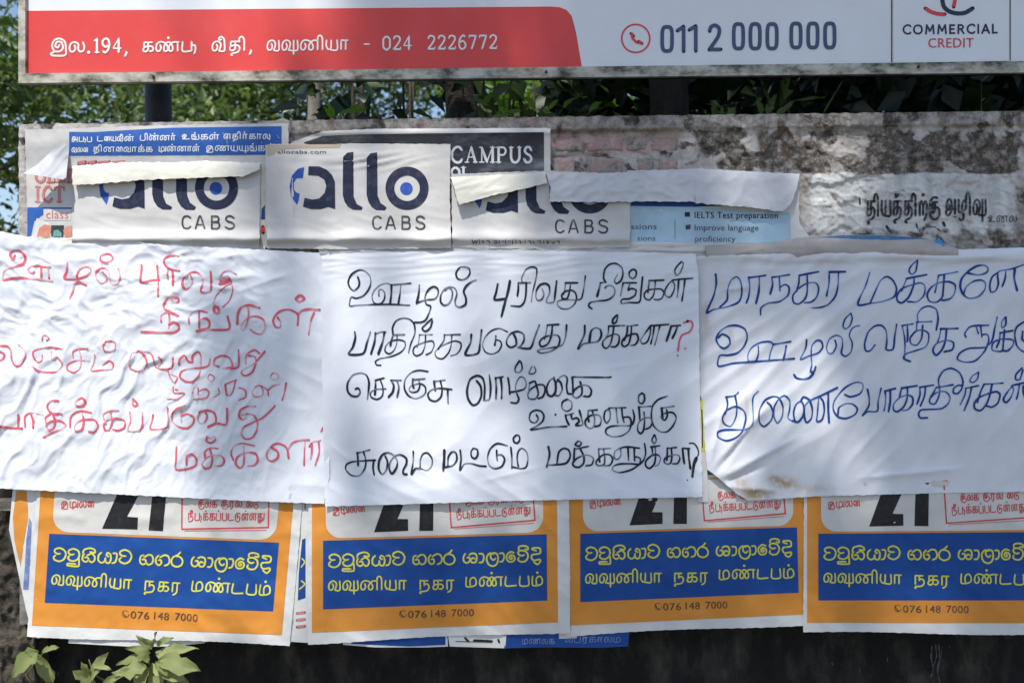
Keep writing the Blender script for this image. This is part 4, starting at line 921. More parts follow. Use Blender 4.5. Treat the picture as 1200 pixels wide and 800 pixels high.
def campus():
    h = lambda x, y: cope(x, y) + .0040 + .0015 * fbm(x / 40, y / 20, 601) + .006 * np.exp(-((y - 155) / 3.0) ** 2) * (.6 + .4 * perlin(x / 50, x * 0, 5))
    root = empty('campus_poster', W(500, 205, -.004), 'dark weathered poster strip with the white word CAMPUS behind the middle cab poster', 'poster')
    sheet('paper', [(335, 171), (352, 163), (378, 154), (440, 151), (640, 150), (645, 151)], [(335, 172), (380, 215), (645, 215)], [(335, 171), (378, 208)], [(645, 151), (645, 215)], h, M['poster_grey'], root, 2, .5, 33)
    k = Ink(h, .0006); k.poly([(356, 167), (378, 159.5), (420, 157.5), (500, 156.5), (637.5, 155), (637.5, 212), (400, 212), (378, 195)][::-1], 5); k.build('dark_band', M['weathered_band'], root)
    k = Ink(h, .0011); SERIF(k, 'CAMPUS', 528, 172.5, 624, 190.5, 2.9); SERIF(k, 'OL', 528, 196, 550, 212, 2.9); k.build('campus_lettering', M['white_ink'], root, 'letter', .5)
M['weathered_band'] = rough_mat('weathered_dark_print', [(.3, (.012, .013, .02)), (.52, (.03, .033, .045)), (.64, (.13, .135, .15)), (.8, (.35, .36, .38))], 10, rough=.7, bstr=.2, bdist=.002, vec_scale=(.6, 1, 1.4))
campus()

def ielts():
    h = lambda x, y: .0060 + .0015 * fbm(x / 40, y / 20, 701) + .0014 * ridge(streak(x, y, -25, 22, 5, 702)) + .004 * np.exp(-((y - 285) / 4.0) ** 2)
    root = empty('course_poster', W(840, 286, -.005), 'pale blue course poster listing test preparation, top folded down, right of cab posters', 'poster')
    sheet('paper', [(735, 200), (815, 198), (937, 204)], [(735, 290), (850, 289), (950, 287)], [(735, 200), (735, 290)], [(936, 204), (937, 262), (949, 278), (950, 289)], h, M['poster'], root, 2, .8, 35)
    k = Ink(h, .0005); k.poly([(739, 242), (815, 243), (926, 249), (927, 283), (880, 285), (739, 283)][::-1], 5); k.build('pale_blue_area', M['light_blue'], root)
    k = Ink(h, .0009); k.poly([(739, 236), (770, 236), (815, 237), (850, 241), (815, 242.5), (739, 241.5)][::-1], 4)
    k.build('dark_blue_line', M['blue'], root)
    k = Ink(h, .0010); k.text('IELTS Test preparation', 814, 255.5, 911.5, 7.4, slope=.004, bold=.03)
    k.poly([(802.5, 248.5), (808.5, 248.5), (808.5, 254), (802.5, 254)][::-1], 4); k.build('bold_lettering', M['black_print'], root)
    k = Ink(h, .0010); k.text('Improve language', 814, 270, 889, 7.0, slope=.004); k.text('proficiency', 814.5, 283, 862, 6.6); k.text('ssions', 739.5, 268.5, 769.5, 6.4); k.text('sions', 747, 282, 768, 6.2)
    k.poly([(803.5, 263.5), (809.5, 263), (809, 268.5), (803.5, 269)][::-1], 4); k.stroke([(791, 258), (791, 280)], .5, smooth=False)
    k.build('list_lettering', M['dark_grey'], root)
    T = [(814.5, 197.5), (870, 200.5), (937, 204)]; B = [(814.5, 238), (860, 241.5), (880, 243), (916, 248), (928, 240), (936, 215)]
    t = edge(T, 'x'); b = edge(B, 'x')
    def fh(x, y):
        v = np.clip((y - t(x)) / (b(x) - t(x) + 1e-6), 0, 1)
        return .0125 + .011 * v ** .6 + .0028 * ridge(perlin(x / 22, y / 30, 77)) + .0012 * fbm(x / 10, y / 10, 6)
    sheet('folded_top', T, B, [(815, 197), (815, 238)], [(937, 203), (934, 222), (928, 242), (926, 248)], fh, M['white_back'], root, 1.6, 1.3, 8)
ielts()
def strip():
    root = empty('paper_strip', W(727, 236, -.01), 'blank white folded paper strip hiding the logo of the right cab poster', 'paper strip')
    T = [(636, 202), (690, 203.5), (760, 201), (816, 198.5)]; B = [(644, 236), (700, 237), (760, 236), (816, 236.5)]
    t = edge(T, 'x'); b = edge(B, 'x')
    def fh(x, y):
        v = np.clip((y - t(x)) / (b(x) - t(x) + 1e-6), 0, 1)
        return .0145 + .006 * v ** .6 + .003 * ridge(perlin(x / 24 + 3, y / 14, 87)) + .0016 * fbm(x / 9, y / 9, 6) + .003 * crease(x, y, 709, 200, 706, 238, 2.2)
    sheet('paper', T, B, [(640, 202), (645, 220), (644, 237)], [(816, 198), (816.5, 237)], fh, M['white_back'], root, 1.6, 1.3, 12)
strip()
# crumpled older paper rolled along the top of the right-hand sheet
def roll(x0, x1, T, B, label, mt, seed, lift=.012, base=.007):
    root = empty('torn_paper', W((x0 + x1) / 2, 290, -.006), label, 'torn paper'); t = edge(T, 'x'); b = edge(B, 'x')
    def fh(x, y):
        v = np.clip((y - t(x)) / (b(x) - t(x) + 1e-6), 0, 1)
        return base + lift * np.sin(v * math.pi * .8) * (.75 + .35 * perlin(x / 50, x * 0, seed)) + .003 * ridge(streak(x, y, 6, 7, 8, seed + 2)) + .0012 * fbm(x / 14, y / 8, seed)
    sheet('paper', T, B, [(x0, 260), (x0 + 2, 300)], [(x1, 260), (x1 - 2, 300)], fh, mt, root, 1.6, 1.0, seed); return root, fh
M['steel_blue'] = ink_mat('steel_blue_print', (.05, .16, .32), wear=.5, wear_col=(.25, .35, .45), scale=60)
M['torn_brown'] = paper_mat('torn_paper_brown', (.50, .46, .43), stain=.3, stain_col=(.28, .22, .16), speck=.2, bumpy=.4)
rt, rh = roll(826, 1125, [(826, 287), (900, 283), (950, 277), (1000, 275), (1060, 276), (1100, 284), (1125, 292)], [(826, 303), (1125, 300)], 'crumpled grey-brown torn paper with a blue edge along the top of the blue-written sheet', M['torn_brown'] if 'torn_brown' in M else M['cream'], 801, .018)
k = Ink(rh, .0008); k.poly([(948, 278.5), (990, 275.5), (1050, 276.2), (1090, 280), (1050, 281), (1004, 280), (975, 278.5)][::-1], 2); k.build('blue_edge', M['steel_blue'], rt)
M['bright_blue'] = ink_mat('bright_blue_print', (.03, .28, .62), wear=.2)
scrap('blue_scrap', [(1096, 283), (1100, 278), (1105, 284), (1109, 291), (1100, 294), (1094, 292)], M['bright_blue'], fl(.012, 3, .004), 'tiny bright blue scrap of paper right of the torn paper roll', 'paper scrap', step=2)
roll(372, 832, [(372, 281), (450, 284), (528, 283), (640, 285), (740, 283), (832, 286)], [(372, 300), (832, 300)], 'long grey rolled paper edge along the top of the black-written sheet', M['poster_grey'], 811, .007, .004)
roll(30, 312, [(30, 277), (90, 278), (150, 283), (240, 284), (312, 286)], [(30, 300), (312, 300)], 'rolled cream paper edge along the top of the red-written sheet', M['cream'], 821, .007, .003)

# ------------------------------------------------------------------ the three hand-written sheets
G3 = 'large white hand-written protest sheets'
def left_sheet():
    def h(x, y):
        w = ss(370, 430, y); wr = 1 - .85 * ss(285, 350, x)
        xw = x + 9 * perlin(x / 30, y / 30, 960); yw = y + 9 * perlin(x / 30, y / 30, 961)
        a = .0056 * ridge(streak(xw, yw, 58, 30, 4, 900)) + .0026 * ridge(streak(xw, yw, 66, 13, 5, 905)) + .0013 * ridge(streak(xw, yw, 54, 6.5, 6, 908)) + .004 * streak(xw, yw, 50, 44, 3, 907)
        bl = .0085 * ridge(perlin(xw / 52, yw / 38, 911)) + .0034 * ridge(perlin(xw / 24 + .3, yw / 19, 913)) + .0024 * ridge(streak(xw, yw, -30, 18, 3, 915)) + .0022 * ridge(perlin(xw / 12, yw / 9, 918)) * ss(-.2, .3, perlin(x / 60, y / 60, 920)) + .0008 * fbm(xw / 6, yw / 6, 917)
        v = .0145 + wr * .82 * (w * a * (1 - .5 * ss(540, 585, y)) + (1 - w * .75) * bl * .75) + .004 * perlin(x / 150, y / 110, 919) + .0022 * ridge(streak(x, y, -24, 30, 4, 921)) * (1 - wr)
        v = v + .004 * crease(x, y, 270, 345, 345, 318, 5, 1) + .004 * crease(x, y, 225, 395, 250, 400, 4, -1) - .005 * bump(x, y, 10, 392, 22, 16) + .004 * bump(x, y, 60, 440, 60, 8)
        v = v - .0075 * ss(350, 379, x) * (1 - .85 * ss(480, 560, y))  + .004 * ss(560, 590, y) * (x < 340)
        return v
    root = empty('handwritten_sheet', W(180, 590, -.01), 'white sheet with red handwriting, badly crumpled, leftmost of the three', 'paper sheet', G3)
    sheet('paper', [(-40, 268), (0, 271), (30, 277), (80, 285), (110, 283), (140, 281), (200, 288), (270, 290.5), (388, 297)], [(-40, 571), (0, 572), (100, 577), (200, 582), (300, 587), (379, 590), (388, 588)],
          [(-40, 260), (-40, 600)], [(386, 290), (386, 560), (379.5, 592)], h, M['sheet'], root, 1.7, .8, 41)
    k = Ink(h, .0009, True); s = 7.5; w = 2.2
    k.block(0, 280, s, w, '''130,150 115,175 95,160 90,125 120,108 165,105 205,130 222,170 205,215 150,240 60,262 30,290 25,360 80,350 180,340 290,352 400,362 460,370@1.2;
      300,290 280,300 255,285 245,262 275,240 330,235 360,250 360,335; 360,245 440,245; 420,250 430,345;
      590,205 585,280 565,345 650,355 740,330 795,290 790,250 745,245 700,265 675,320 690,370 740,400 755,405; 690,375 650,400 640,460 610,525@1.1;
      900,290 935,330 930,370 890,385 850,350 840,300 870,265 920,255 955,290 965,370 990,400 1035,385 1055,330 1040,260; 930,130 885,150 885,190 930,208 980,190 990,160 960,132 930,130''')
    k.block(130, 280, s, w, '''270,230 265,300 262,380 350,365 425,360; 405,235 415,350 412,500@.8; 590,150 520,145 470,175 470,220 520,265 600,280; 500,270 495,310 500,350; 540,285 545,350 542,405;
      700,320 715,370 690,420 655,440 625,400 640,345 690,300 745,290 790,320 805,380 790,462 870,460 880,380 875,285; 950,390 960,330 990,290 1040,275 1100,310@.9; 965,370 1000,340 1025,330 1040,360 990,385 960,390@1.8;
      1040,350 1060,385 1000,420 930,490 900,560 905,590@.6; 1060,390 1070,450 1040,540 980,600@.5''')
    k.block(150, 320, s, w, '''385,230 400,255 440,255 440,220 400,205 350,220 315,270 320,310 370,340 440,375@1.1; 290,425 288,370 330,345 380,345; 360,360 362,430 355,480; 360,450 400,430 440,450 445,490 400,520 300,520 115,515@1.1;
      535,435 535,380 570,345 620,330 700,345@.9; 625,340 625,400 625,480; 625,410 680,395 715,430 705,480 600,510 700,498 885,490 875,380@1.1; 780,290 755,305 760,345 785,355 800,325 780,290@1.5''')
    k.block(240, 320, s, w, '''285,445 290,360 320,300 390,280 480,305@1.2; 375,290 385,350 370,440 340,500 318,470 345,420 400,385 460,380 515,410 530,480 490,535 430,520 400,495;
      640,390 665,430 660,475 620,470 600,420 620,370 670,330 740,320 800,345 820,370 815,455; 815,365 850,330 920,315 1010,320@1.1; 960,345 930,420 912,540@.8; 840,190 800,225 830,250 875,225 840,190@1.3''')
    k.block(0, 380, s, w, '''0,240 35,260 30,300 0,320; -60,190 0,188 60,190 95,230 100,300 130,360 180,360 220,290 215,230 165,180@.9; 370,270 365,315 330,330 295,290 290,240 340,215 430,200 540,215@.8; 450,240 450,300 500,290 545,350 500,410 430,420 340,410 290,375@.9; 370,135 375,100 405,95 430,125 410,140@.8;
      640,290 640,240 690,215 770,212@.7; 690,215 710,290 700,380 650,420 595,400 590,360 630,330 700,310 790,320@.8; 830,265 825,330 800,405 900,400 980,390 995,350 960,320 900,355@.8; 930,150 905,190 920,235 970,240 1010,215 1010,160 970,145 930,152@.7''')
    k.block(140, 380, s, w, '''110,250 85,310 90,380 150,410 215,400 240,340 215,270 165,235 110,250@.9; 165,235 250,240 290,280 315,370 340,385@.9; 340,285 370,320 340,385 455,385 470,290@.8;
      520,350 530,300 570,270 600,320 640,330 640,280 690,240 715,280 710,370 700,440 650,500 580,500 530,460 545,410 620,385 720,380 780,360 795,300@.85; 870,370 830,350 840,300 900,275 960,290 990,340 985,375 900,385 1040,375 1045,225''')
    k.block(200, 410, s, w, '660,120 660,60 690,20 740,0 780,30@.8; 690,50 740,60 750,100 720,190 660,225 620,205 640,170 720,130 770,80 825,15')
    k.block(200, 410, s, 1.35, '''-20,190 -10,230 20,280; 10,215 60,240 35,290; 20,320 30,375 120,380 60,430 0,430 -30,430; 40,345 60,350; 190,380 200,330 230,300; 240,330 240,390; 245,360 300,340 335,370 310,420 200,435; 420,340 425,380 380,415; 340,215 325,250 360,275 385,240 350,212; 480,310 490,400@1.6; 480,300 580,260; 570,265 550,350 520,400 490,380;
      600,330 650,350 660,410 600,440; 740,330 715,370 740,410 800,400 810,350 780,310 740,325; 800,315 850,350 860,400; 860,350 900,315 960,300; 1015,290 1000,370 980,440@1.4; 900,200 875,235 900,262 945,245 940,210 900,200''')
    k.block(0, 440, s, w, '''-60,450 0,450 110,460 190,462@1.2; 160,345 160,455; 220,450 215,370 240,335 300,325 375,345@.8; 275,345 290,400 290,460; 510,220 450,220 415,260 425,300 460,330 540,335@.9; 405,430 400,370 440,340; 465,345 485,400 470,460 430,475 405,440 440,405 520,395 575,430 540,470 470,495 385,540@1.1;
      615,450 620,370 660,325 720,310 800,325; 720,320 735,400 720,470 670,490 650,450 690,400 760,385 830,390 860,440 830,495 780,490; 700,200 660,235 680,270 730,265 750,230 725,198 700,200@1.2; 915,385 905,340 960,310 1040,305; 970,320 985,400 960,470 925,480 910,430 950,390 1030,375 1095,400 1090,455 1040,480 990,470@.9''')
    k.block(110, 440, s, w, '''315,320 320,400 295,480 400,480 425,420 425,320@.9; 345,210 340,250 365,270 380,245 345,205@1.1; 520,345 510,400 500,470 640,455 650,380 648,280@.9; 765,310 768,400@.9; 765,350 820,335 875,365 870,420 820,460 750,450 690,400 690,340 730,285 800,265@.9;
      930,330 910,370 930,415 975,405 995,360 985,330@.9; 925,320 1000,305 1060,330 1070,410 1000,450 1080,420 1165,425 1170,290''')
    k.block(190, 440, s, w, '820,270 750,270 690,300 675,350 700,385 735,370 735,340 705,345; 740,335 800,345 835,400 830,480 790,545 730,555 695,510 720,450 800,410 880,370 940,320 990,265@.9')
    k.block(190, 480, s, w, '''125,325 122,420 120,520 210,520 290,490 300,430 260,390 215,410 215,480@.9; 380,430 375,370 420,335 490,340@.9; 420,345 440,430 425,500 380,515 350,480 380,430 440,400 520,405 545,450 520,490 460,490@.9; 395,235 390,275 430,290 465,265 455,230 430,250 400,232@.9;
      625,440 605,380 630,320 700,295 810,315@.8; 715,320 720,420 710,490 680,510 645,470 665,410 740,375 820,385 840,440 810,485 750,492''')
    k.block(260, 480, s, w, '440,330 490,370 490,420 440,450 400,430 395,370 430,320 490,295 550,315 575,350 585,420; 575,350 620,290 690,265 765,262; 730,275 725,380 722,485@.8; 770,320 800,280 865,268; 790,300 790,370 780,430; 850,280 855,370 820,485@.9; 890,155 870,190')
    k.build('red_handwriting', M['marker_red'], root, 'letter')
left_sheet()
def middle_sheet():
    def h(x, y):
        v = .0145 + .0050 * perlin(x / 150, y / 100, 930) + .0022 * ridge(streak(x, y, 30, 50, 3, 931)) * (.4 + ss(-.2, .4, perlin(x / 120, y / 120, 966))) + .0012 * streak(x, y, 80, 26, 5, 932) + .00035 * fbm(x / 14, y / 14, 938)
        v = v + (.0016 * ridge(streak(x, y, 2, 8, 10, 933))) * (1 - ss(312, 335, y)) + .0022 * ridge(streak(x, y, 18, 26, 5, 934)) * ss(680, 780, x) * (1 - ss(380, 430, y))
        v = v + .0020 * ridge(streak(x, y, -28, 24, 4, 935)) * ss(520, 560, y) + .003 * ss(560, 590, y) - .0005 * ss(800, 822, x)
        v = v + .0016 * crease(x, y, 455, 345, 520, 342, 1.6, -1) + .0015 * crease(x, y, 708, 432, 760, 424, 2, 1) + .002 * crease(x, y, 560, 565, 640, 545, 3, 1) + .002 * crease(x, y, 386, 520, 410, 540, 3, 1)
        return v + .003 * ss(392, 377, x)
    root = empty('handwritten_sheet', W(600, 590, -.01), 'white sheet with black handwriting and a red question mark, middle of the three', 'paper sheet', G3)
    sheet('paper', [(377, 300), (395, 297), (500, 294.5), (600, 293.5), (720, 295), (815, 297)], [(380, 593), (460, 591), (600, 586.5), (720, 584), (824, 582)],
          [(377, 290), (378.5, 345), (377, 420), (379, 510), (381, 594)], [(815, 297), (818.5, 320), (820, 450), (823.5, 583)], h, M['sheet'], root, 1.8, .7, 43)
    k = Ink(h, .0009, True); s = 7.5; w = 1.95
    k.block(400, 300, s, w, '''145,185 158,230 150,270 110,303 75,275 60,225 90,160 150,125 205,130 250,175 258,240 235,300 190,350 130,370 85,362 72,435 130,432 280,425 440,424 600,432; 330,350 330,300 352,292 380,320 378,375 350,415 310,420 280,400 270,350 290,300 340,255 400,238 445,252 610,238@.9; 440,255 438,340 428,420@1.2; 522,250 515,330 500,424;
      685,255 680,330 662,412@1.2; 662,410 740,385 820,375 850,330 845,285 810,268 770,290 740,340 735,390 750,425 785,440 770,500 740,560 700,580 640,582; 910,300 945,275 975,310 970,370 940,420 900,430 872,400 875,340 905,290 955,268 1000,285 1015,330 1000,390 1005,430 1040,448 1090,425 1095,370 1075,310 1100,260 1150,222 1185,210@1.15; 1085,95 1040,100 1008,150 1020,195 1060,208 1105,190 1130,150 1120,105 1080,92''')
    k.block(560, 300, s, w, '''175,245 160,320 148,382 245,375@1.25; 282,220 265,310 235,420 207,530@1.35; 355,235 355,290 347,350@1.2; 358,235 465,232; 425,235 422,330 408,400 370,440 290,435; 388,230 385,190 420,120 470,95 512,105 518,140 505,220 480,320 470,400@.8;
      565,290 580,330 565,375 530,390 510,360 515,300 545,255 590,240 625,262 630,320 600,400 665,402 680,320 692,220@1.1; 770,235 765,290 752,335@1.1; 770,235 875,235; 815,240 805,310 785,370 745,372 738,340 770,310 820,300 855,320 868,370 850,420 800,460 740,462 700,430 705,395 760,382 870,385 910,370 930,290 945,175@.9''')
    k.block(680, 300, s, w, '''178,235 165,290 148,352@1.5; 178,235 225,228; 225,270 215,285 230,265 270,258 303,290 295,345 240,385 150,395 85,410 75,440 100,462; 222,230 205,190 215,120 255,75 310,65 360,95 375,150 360,210 320,242 300,215 325,165; 378,235 365,290 355,350; 378,235 492,235; 438,240 420,300 450,285 490,300 480,345 430,375 370,380 362,415 430,408 520,402 535,300 548,185; 465,115 432,140 435,180 465,198 490,170 490,130 465,115;
      605,215 735,212; 608,215 600,270 595,320; 660,218 655,290 640,350 605,385 570,370 562,335 590,300 650,290 710,290 735,320 720,365 690,382 650,380@.85; 815,210 780,240 745,300 750,345 790,360 820,310 830,260 815,215 860,205 990,195@.9; 865,210 860,290 852,360; 920,205 910,290 893,395; 890,50 850,90 830,130 845,170 875,150 900,95 905,60 885,48''')
    k.block(400, 360, s, w, '''118,215 122,270 100,350 65,412 190,405 225,310 255,215@1.3; 300,225 290,310 260,408@1.3; 300,232 345,215 390,215; 378,222 360,310 325,408@1.3; 455,240 440,290 430,335@1.1; 455,240 555,238@1.1; 490,245 485,320 460,380 420,408 385,385 390,340 430,300 500,285 555,300 560,345 520,395 440,430 340,450 300,475 310,505 345,508@.9; 455,240 450,180 480,120 540,95 600,105 640,150 645,230 610,320 590,400;
      685,240 680,300 665,350@.8; 685,240 800,238@.7; 740,245 735,330 710,400 660,425 630,395 640,350 690,320 750,300 800,295 815,330 790,390 745,415@.75; 795,100 750,140 710,185 740,210 780,180 800,120@.9; 905,240 900,290 850,365@.9; 905,240 1045,238@.8; 970,242 965,330 940,400 890,450 840,440 822,400 850,360 920,320 1000,295 1050,315 1045,370 1010,410 960,425@.8''')
    k.block(540, 360, s, w, '''92,240 85,310 40,415 150,402 170,300 183,200@1.3; 308,250 305,290 298,330@1.2; 308,285 345,295 358,330 330,385 270,410 215,390 192,330 215,260 270,205 340,185 410,215@.8; 465,235 485,280 485,330 440,352 405,325 405,280 440,230 500,212 550,235 555,290 525,340 500,352 610,358 650,260 690,155@1.15;
      760,155 750,220 735,280@1.1; 760,155 860,150; 805,160 795,250 765,320 710,345 692,310 720,270 790,245 850,245 870,280 855,340 790,385 710,402 672,385 700,370 820,350 890,330 920,260 930,155@1.05''')
    k.block(660, 360, s, w, '''190,160 185,240 130,365 180,320 300,300 335,250 325,195 285,180 245,210 230,300@1.3; 400,165 395,230 375,260; 400,165 540,160; 445,165 435,240 415,320 380,360 350,340 350,300 390,260 450,235 490,250 488,310 460,345 420,345; 475,68 440,100 435,140 465,130 480,80@1.1; 565,165 560,230 535,290; 565,165 655,155; 600,170 595,240 575,320 535,345 515,320 530,275 590,240 645,235 660,280 635,325 590,335;
      770,160 725,220 680,290 700,320 740,300 765,230 770,165 800,160 930,150; 800,165 790,240 770,320; 850,160 830,240 805,330; 950,165 930,230 908,295@1.2; 950,165 1030,158; 1005,165 985,220 960,270@1.2; 1090,120 1096,124@1.6''')
    k.block(400, 410, s, w, '''125,340 150,335 165,370 140,405 90,400 55,360 55,290 100,220 170,200 220,220 242,280 238,350 228,430@1.1; 300,265 300,320 295,390@1.2; 300,265 375,245; 340,255 365,330 360,400 315,432 265,415 255,375 300,345 390,340@.9; 435,265 460,310 450,370 415,410@1.2; 435,265 525,265; 490,270 505,330 490,410@1.3;
      630,255 625,290 635,330@1.3; 630,260 735,250; 680,260 690,310 670,360 620,370 595,345 620,310 690,295 735,320 740,370 710,405 650,425 590,400 555,340 560,260 610,200 680,178 760,188; 815,275 820,320 825,355@1.3; 815,275 910,262@1.1; 870,270 885,340 875,410 830,448 780,435 760,390 790,350 860,335 970,345; 935,350 935,400 938,465@1.3''')
    k.block(540, 410, s, w, '''140,270 175,320 180,400 150,465 105,482 65,430 55,350 80,260 140,225 190,245 210,320 205,430@1.15; 200,440 250,430 262,330 250,215@1.1; 305,245 312,330 308,425@1.3; 305,245 370,235; 350,240 360,330 358,425@1.2; 415,245 425,310 430,385@1.1; 430,370 500,360 560,340 575,300 560,250 525,235 495,270 480,330 495,390 510,430 490,465 440,460; 515,95 480,150 480,190 515,195 540,165 530,110 515,92; 605,290 600,330 598,370; 605,290 650,275 670,330 680,390 650,430 600,425 590,385 620,340 680,305 730,310 740,360 720,410 680,425; 625,145 600,205 640,205 660,180 645,145@.9;
      820,240 780,270 755,330 765,390 800,405 830,370 835,300 820,255@1.2; 830,300 870,240 910,222 935,250 930,320 940,380 970,385@1.1; 850,260 880,290 890,350 860,400 825,395@1.1; 980,240 985,310 985,370@1.2; 985,235 1080,238 1300,240 1320,236; 1050,280 1065,340 1060,390 1020,420 985,400 1000,350 1060,310 1120,315 1148,360 1130,405 1080,405@1.1''')
    k.block(600, 440, s, w, '''215,345 230,380 205,412 170,405 152,375 165,325 210,303 255,312 280,350 268,400 220,440 165,475 320,452 480,445; 380,338 384,343@1.2; 470,345 480,390 500,430@1.2; 470,350 540,330; 520,345 530,380 570,370 590,400 560,435 620,430 610,370 592,305@1.2; 490,205 445,230 440,285 480,312 520,290 525,235 490,205; 670,310 668,360 675,400@1.2; 670,305 750,300; 705,310 725,370 720,440 690,462 650,440 645,395 690,350 760,345 785,385 770,435 730,445@1.1;
      860,290 820,310 808,370 830,415 860,380 862,320 850,285 1000,280@.9; 915,285 920,350 930,415; 965,290 970,350 985,412; 980,365 1030,365 1048,410 1030,480 970,525 890,535 830,510 828,470 870,445 960,438 1050,435 1075,370 1062,300''')
    k.block(690, 440, s, w, '440,275 445,330 450,400@1.1; 440,275 545,268@.9; 485,320 490,400 480,480 455,508 430,480 435,420 475,380 530,368 558,400 540,450 500,470; 465,155 440,175 440,230 470,245 490,210 485,165 465,152; 640,285 645,330 650,370@1.2; 640,285 750,268; 685,300 690,350 670,390 640,375 640,345 690,325 740,325 768,370 740,440 690,490 630,492 570,440 550,360 560,270 610,210 690,180')
    k.block(400, 490, s, w, '''140,300 145,350 147,412@1.2; 140,305 250,275; 195,295 215,370 205,440 160,500 90,500 40,450 45,405 100,380 300,365; 285,370 278,430 288,495; 385,330 405,380 395,450 360,490 330,450 330,380 360,320 410,300 455,320 490,370 485,430 445,485 420,440 430,380 470,330 520,318 570,350 570,400 545,450 545,485 575,490@1.1; 632,290 630,380 615,490 650,440 700,440; 700,440 755,455 795,410 795,350 760,305 720,310 695,360 692,440; 905,280 903,370 895,460@1.4; 900,430 980,412 1015,360 1005,300 970,295 940,340 935,420@1.1''')
    k.block(520, 490, s, w, '145,280 152,360 142,455 180,400 240,395 310,415 370,420@1.15; 260,262 240,290 245,335 275,352 298,320 295,275 262,260; 465,280 465,330 470,368; 470,320 510,320 535,360 510,420 450,440 400,410 385,340 410,265 470,220 560,238; 590,255 598,340 598,435@1.1; 600,425 680,440 725,425 740,350 725,290 685,262 655,290 645,350 655,420; 635,148 612,175 620,208 650,215 668,185 660,150 635,146')
    k.block(620, 490, s, w, '''170,250 180,320 155,425@1.3; 155,410 260,405 330,390 362,330 345,275 300,265 260,300 245,400@1.1; 400,265 395,330 395,375@1.1; 400,270 520,245; 450,268 480,330 480,390 440,428 395,420 385,390 430,345 510,320 565,350 550,405 500,415; 435,195 405,230 440,242 460,215 435,195; 610,265 615,330 620,380@1.1; 610,268 720,262; 655,270 665,340 660,400 620,415 590,400 595,370 650,320 710,320 735,360 710,410 660,415;
      800,260 755,290 748,345 780,360 808,320 808,262 870,250 970,262; 870,258 872,310 875,370; 925,265 925,320 928,370; 930,335 975,350 970,400 900,450 800,475 735,455 740,420 800,400 900,398 970,402 1010,360 1025,300 1015,220; 1080,250 1085,300 1080,330; 1070,250 1150,240; 1108,245 1112,330 1100,400 1060,438 1025,415 1030,370 1080,325 1130,320 1155,350 1140,400 1110,420; 1100,145 1080,190 1100,222 1118,190 1105,145''')
    k.block(700, 490, s, w, '615,260 615,310 610,365@1.1; 615,262 695,255; 650,262 655,330 645,390 610,400 588,380 595,350 650,325 710,320 725,355 705,395 660,398; 750,265 755,330 765,395@1.2; 750,262 810,265; 800,270 805,350 818,440@1.2; 810,218 850,220 880,260 890,310 870,350@.9; 870,350 850,400 835,510@1.7; 790,540 793,545@.8')
    k.build('black_handwriting', M['marker_black'], root, 'letter')
    k = Ink(h, .0012, True); k.pen = False; k.block(660, 360, s, 2.1, '1060,135 1120,120 1138,160 1110,215 1045,245 1020,300 1010,380; 1005,420 1007,426; 1072,358 1074,362'); k.build('red_question_mark', M['marker_red'], root)
middle_sheet()
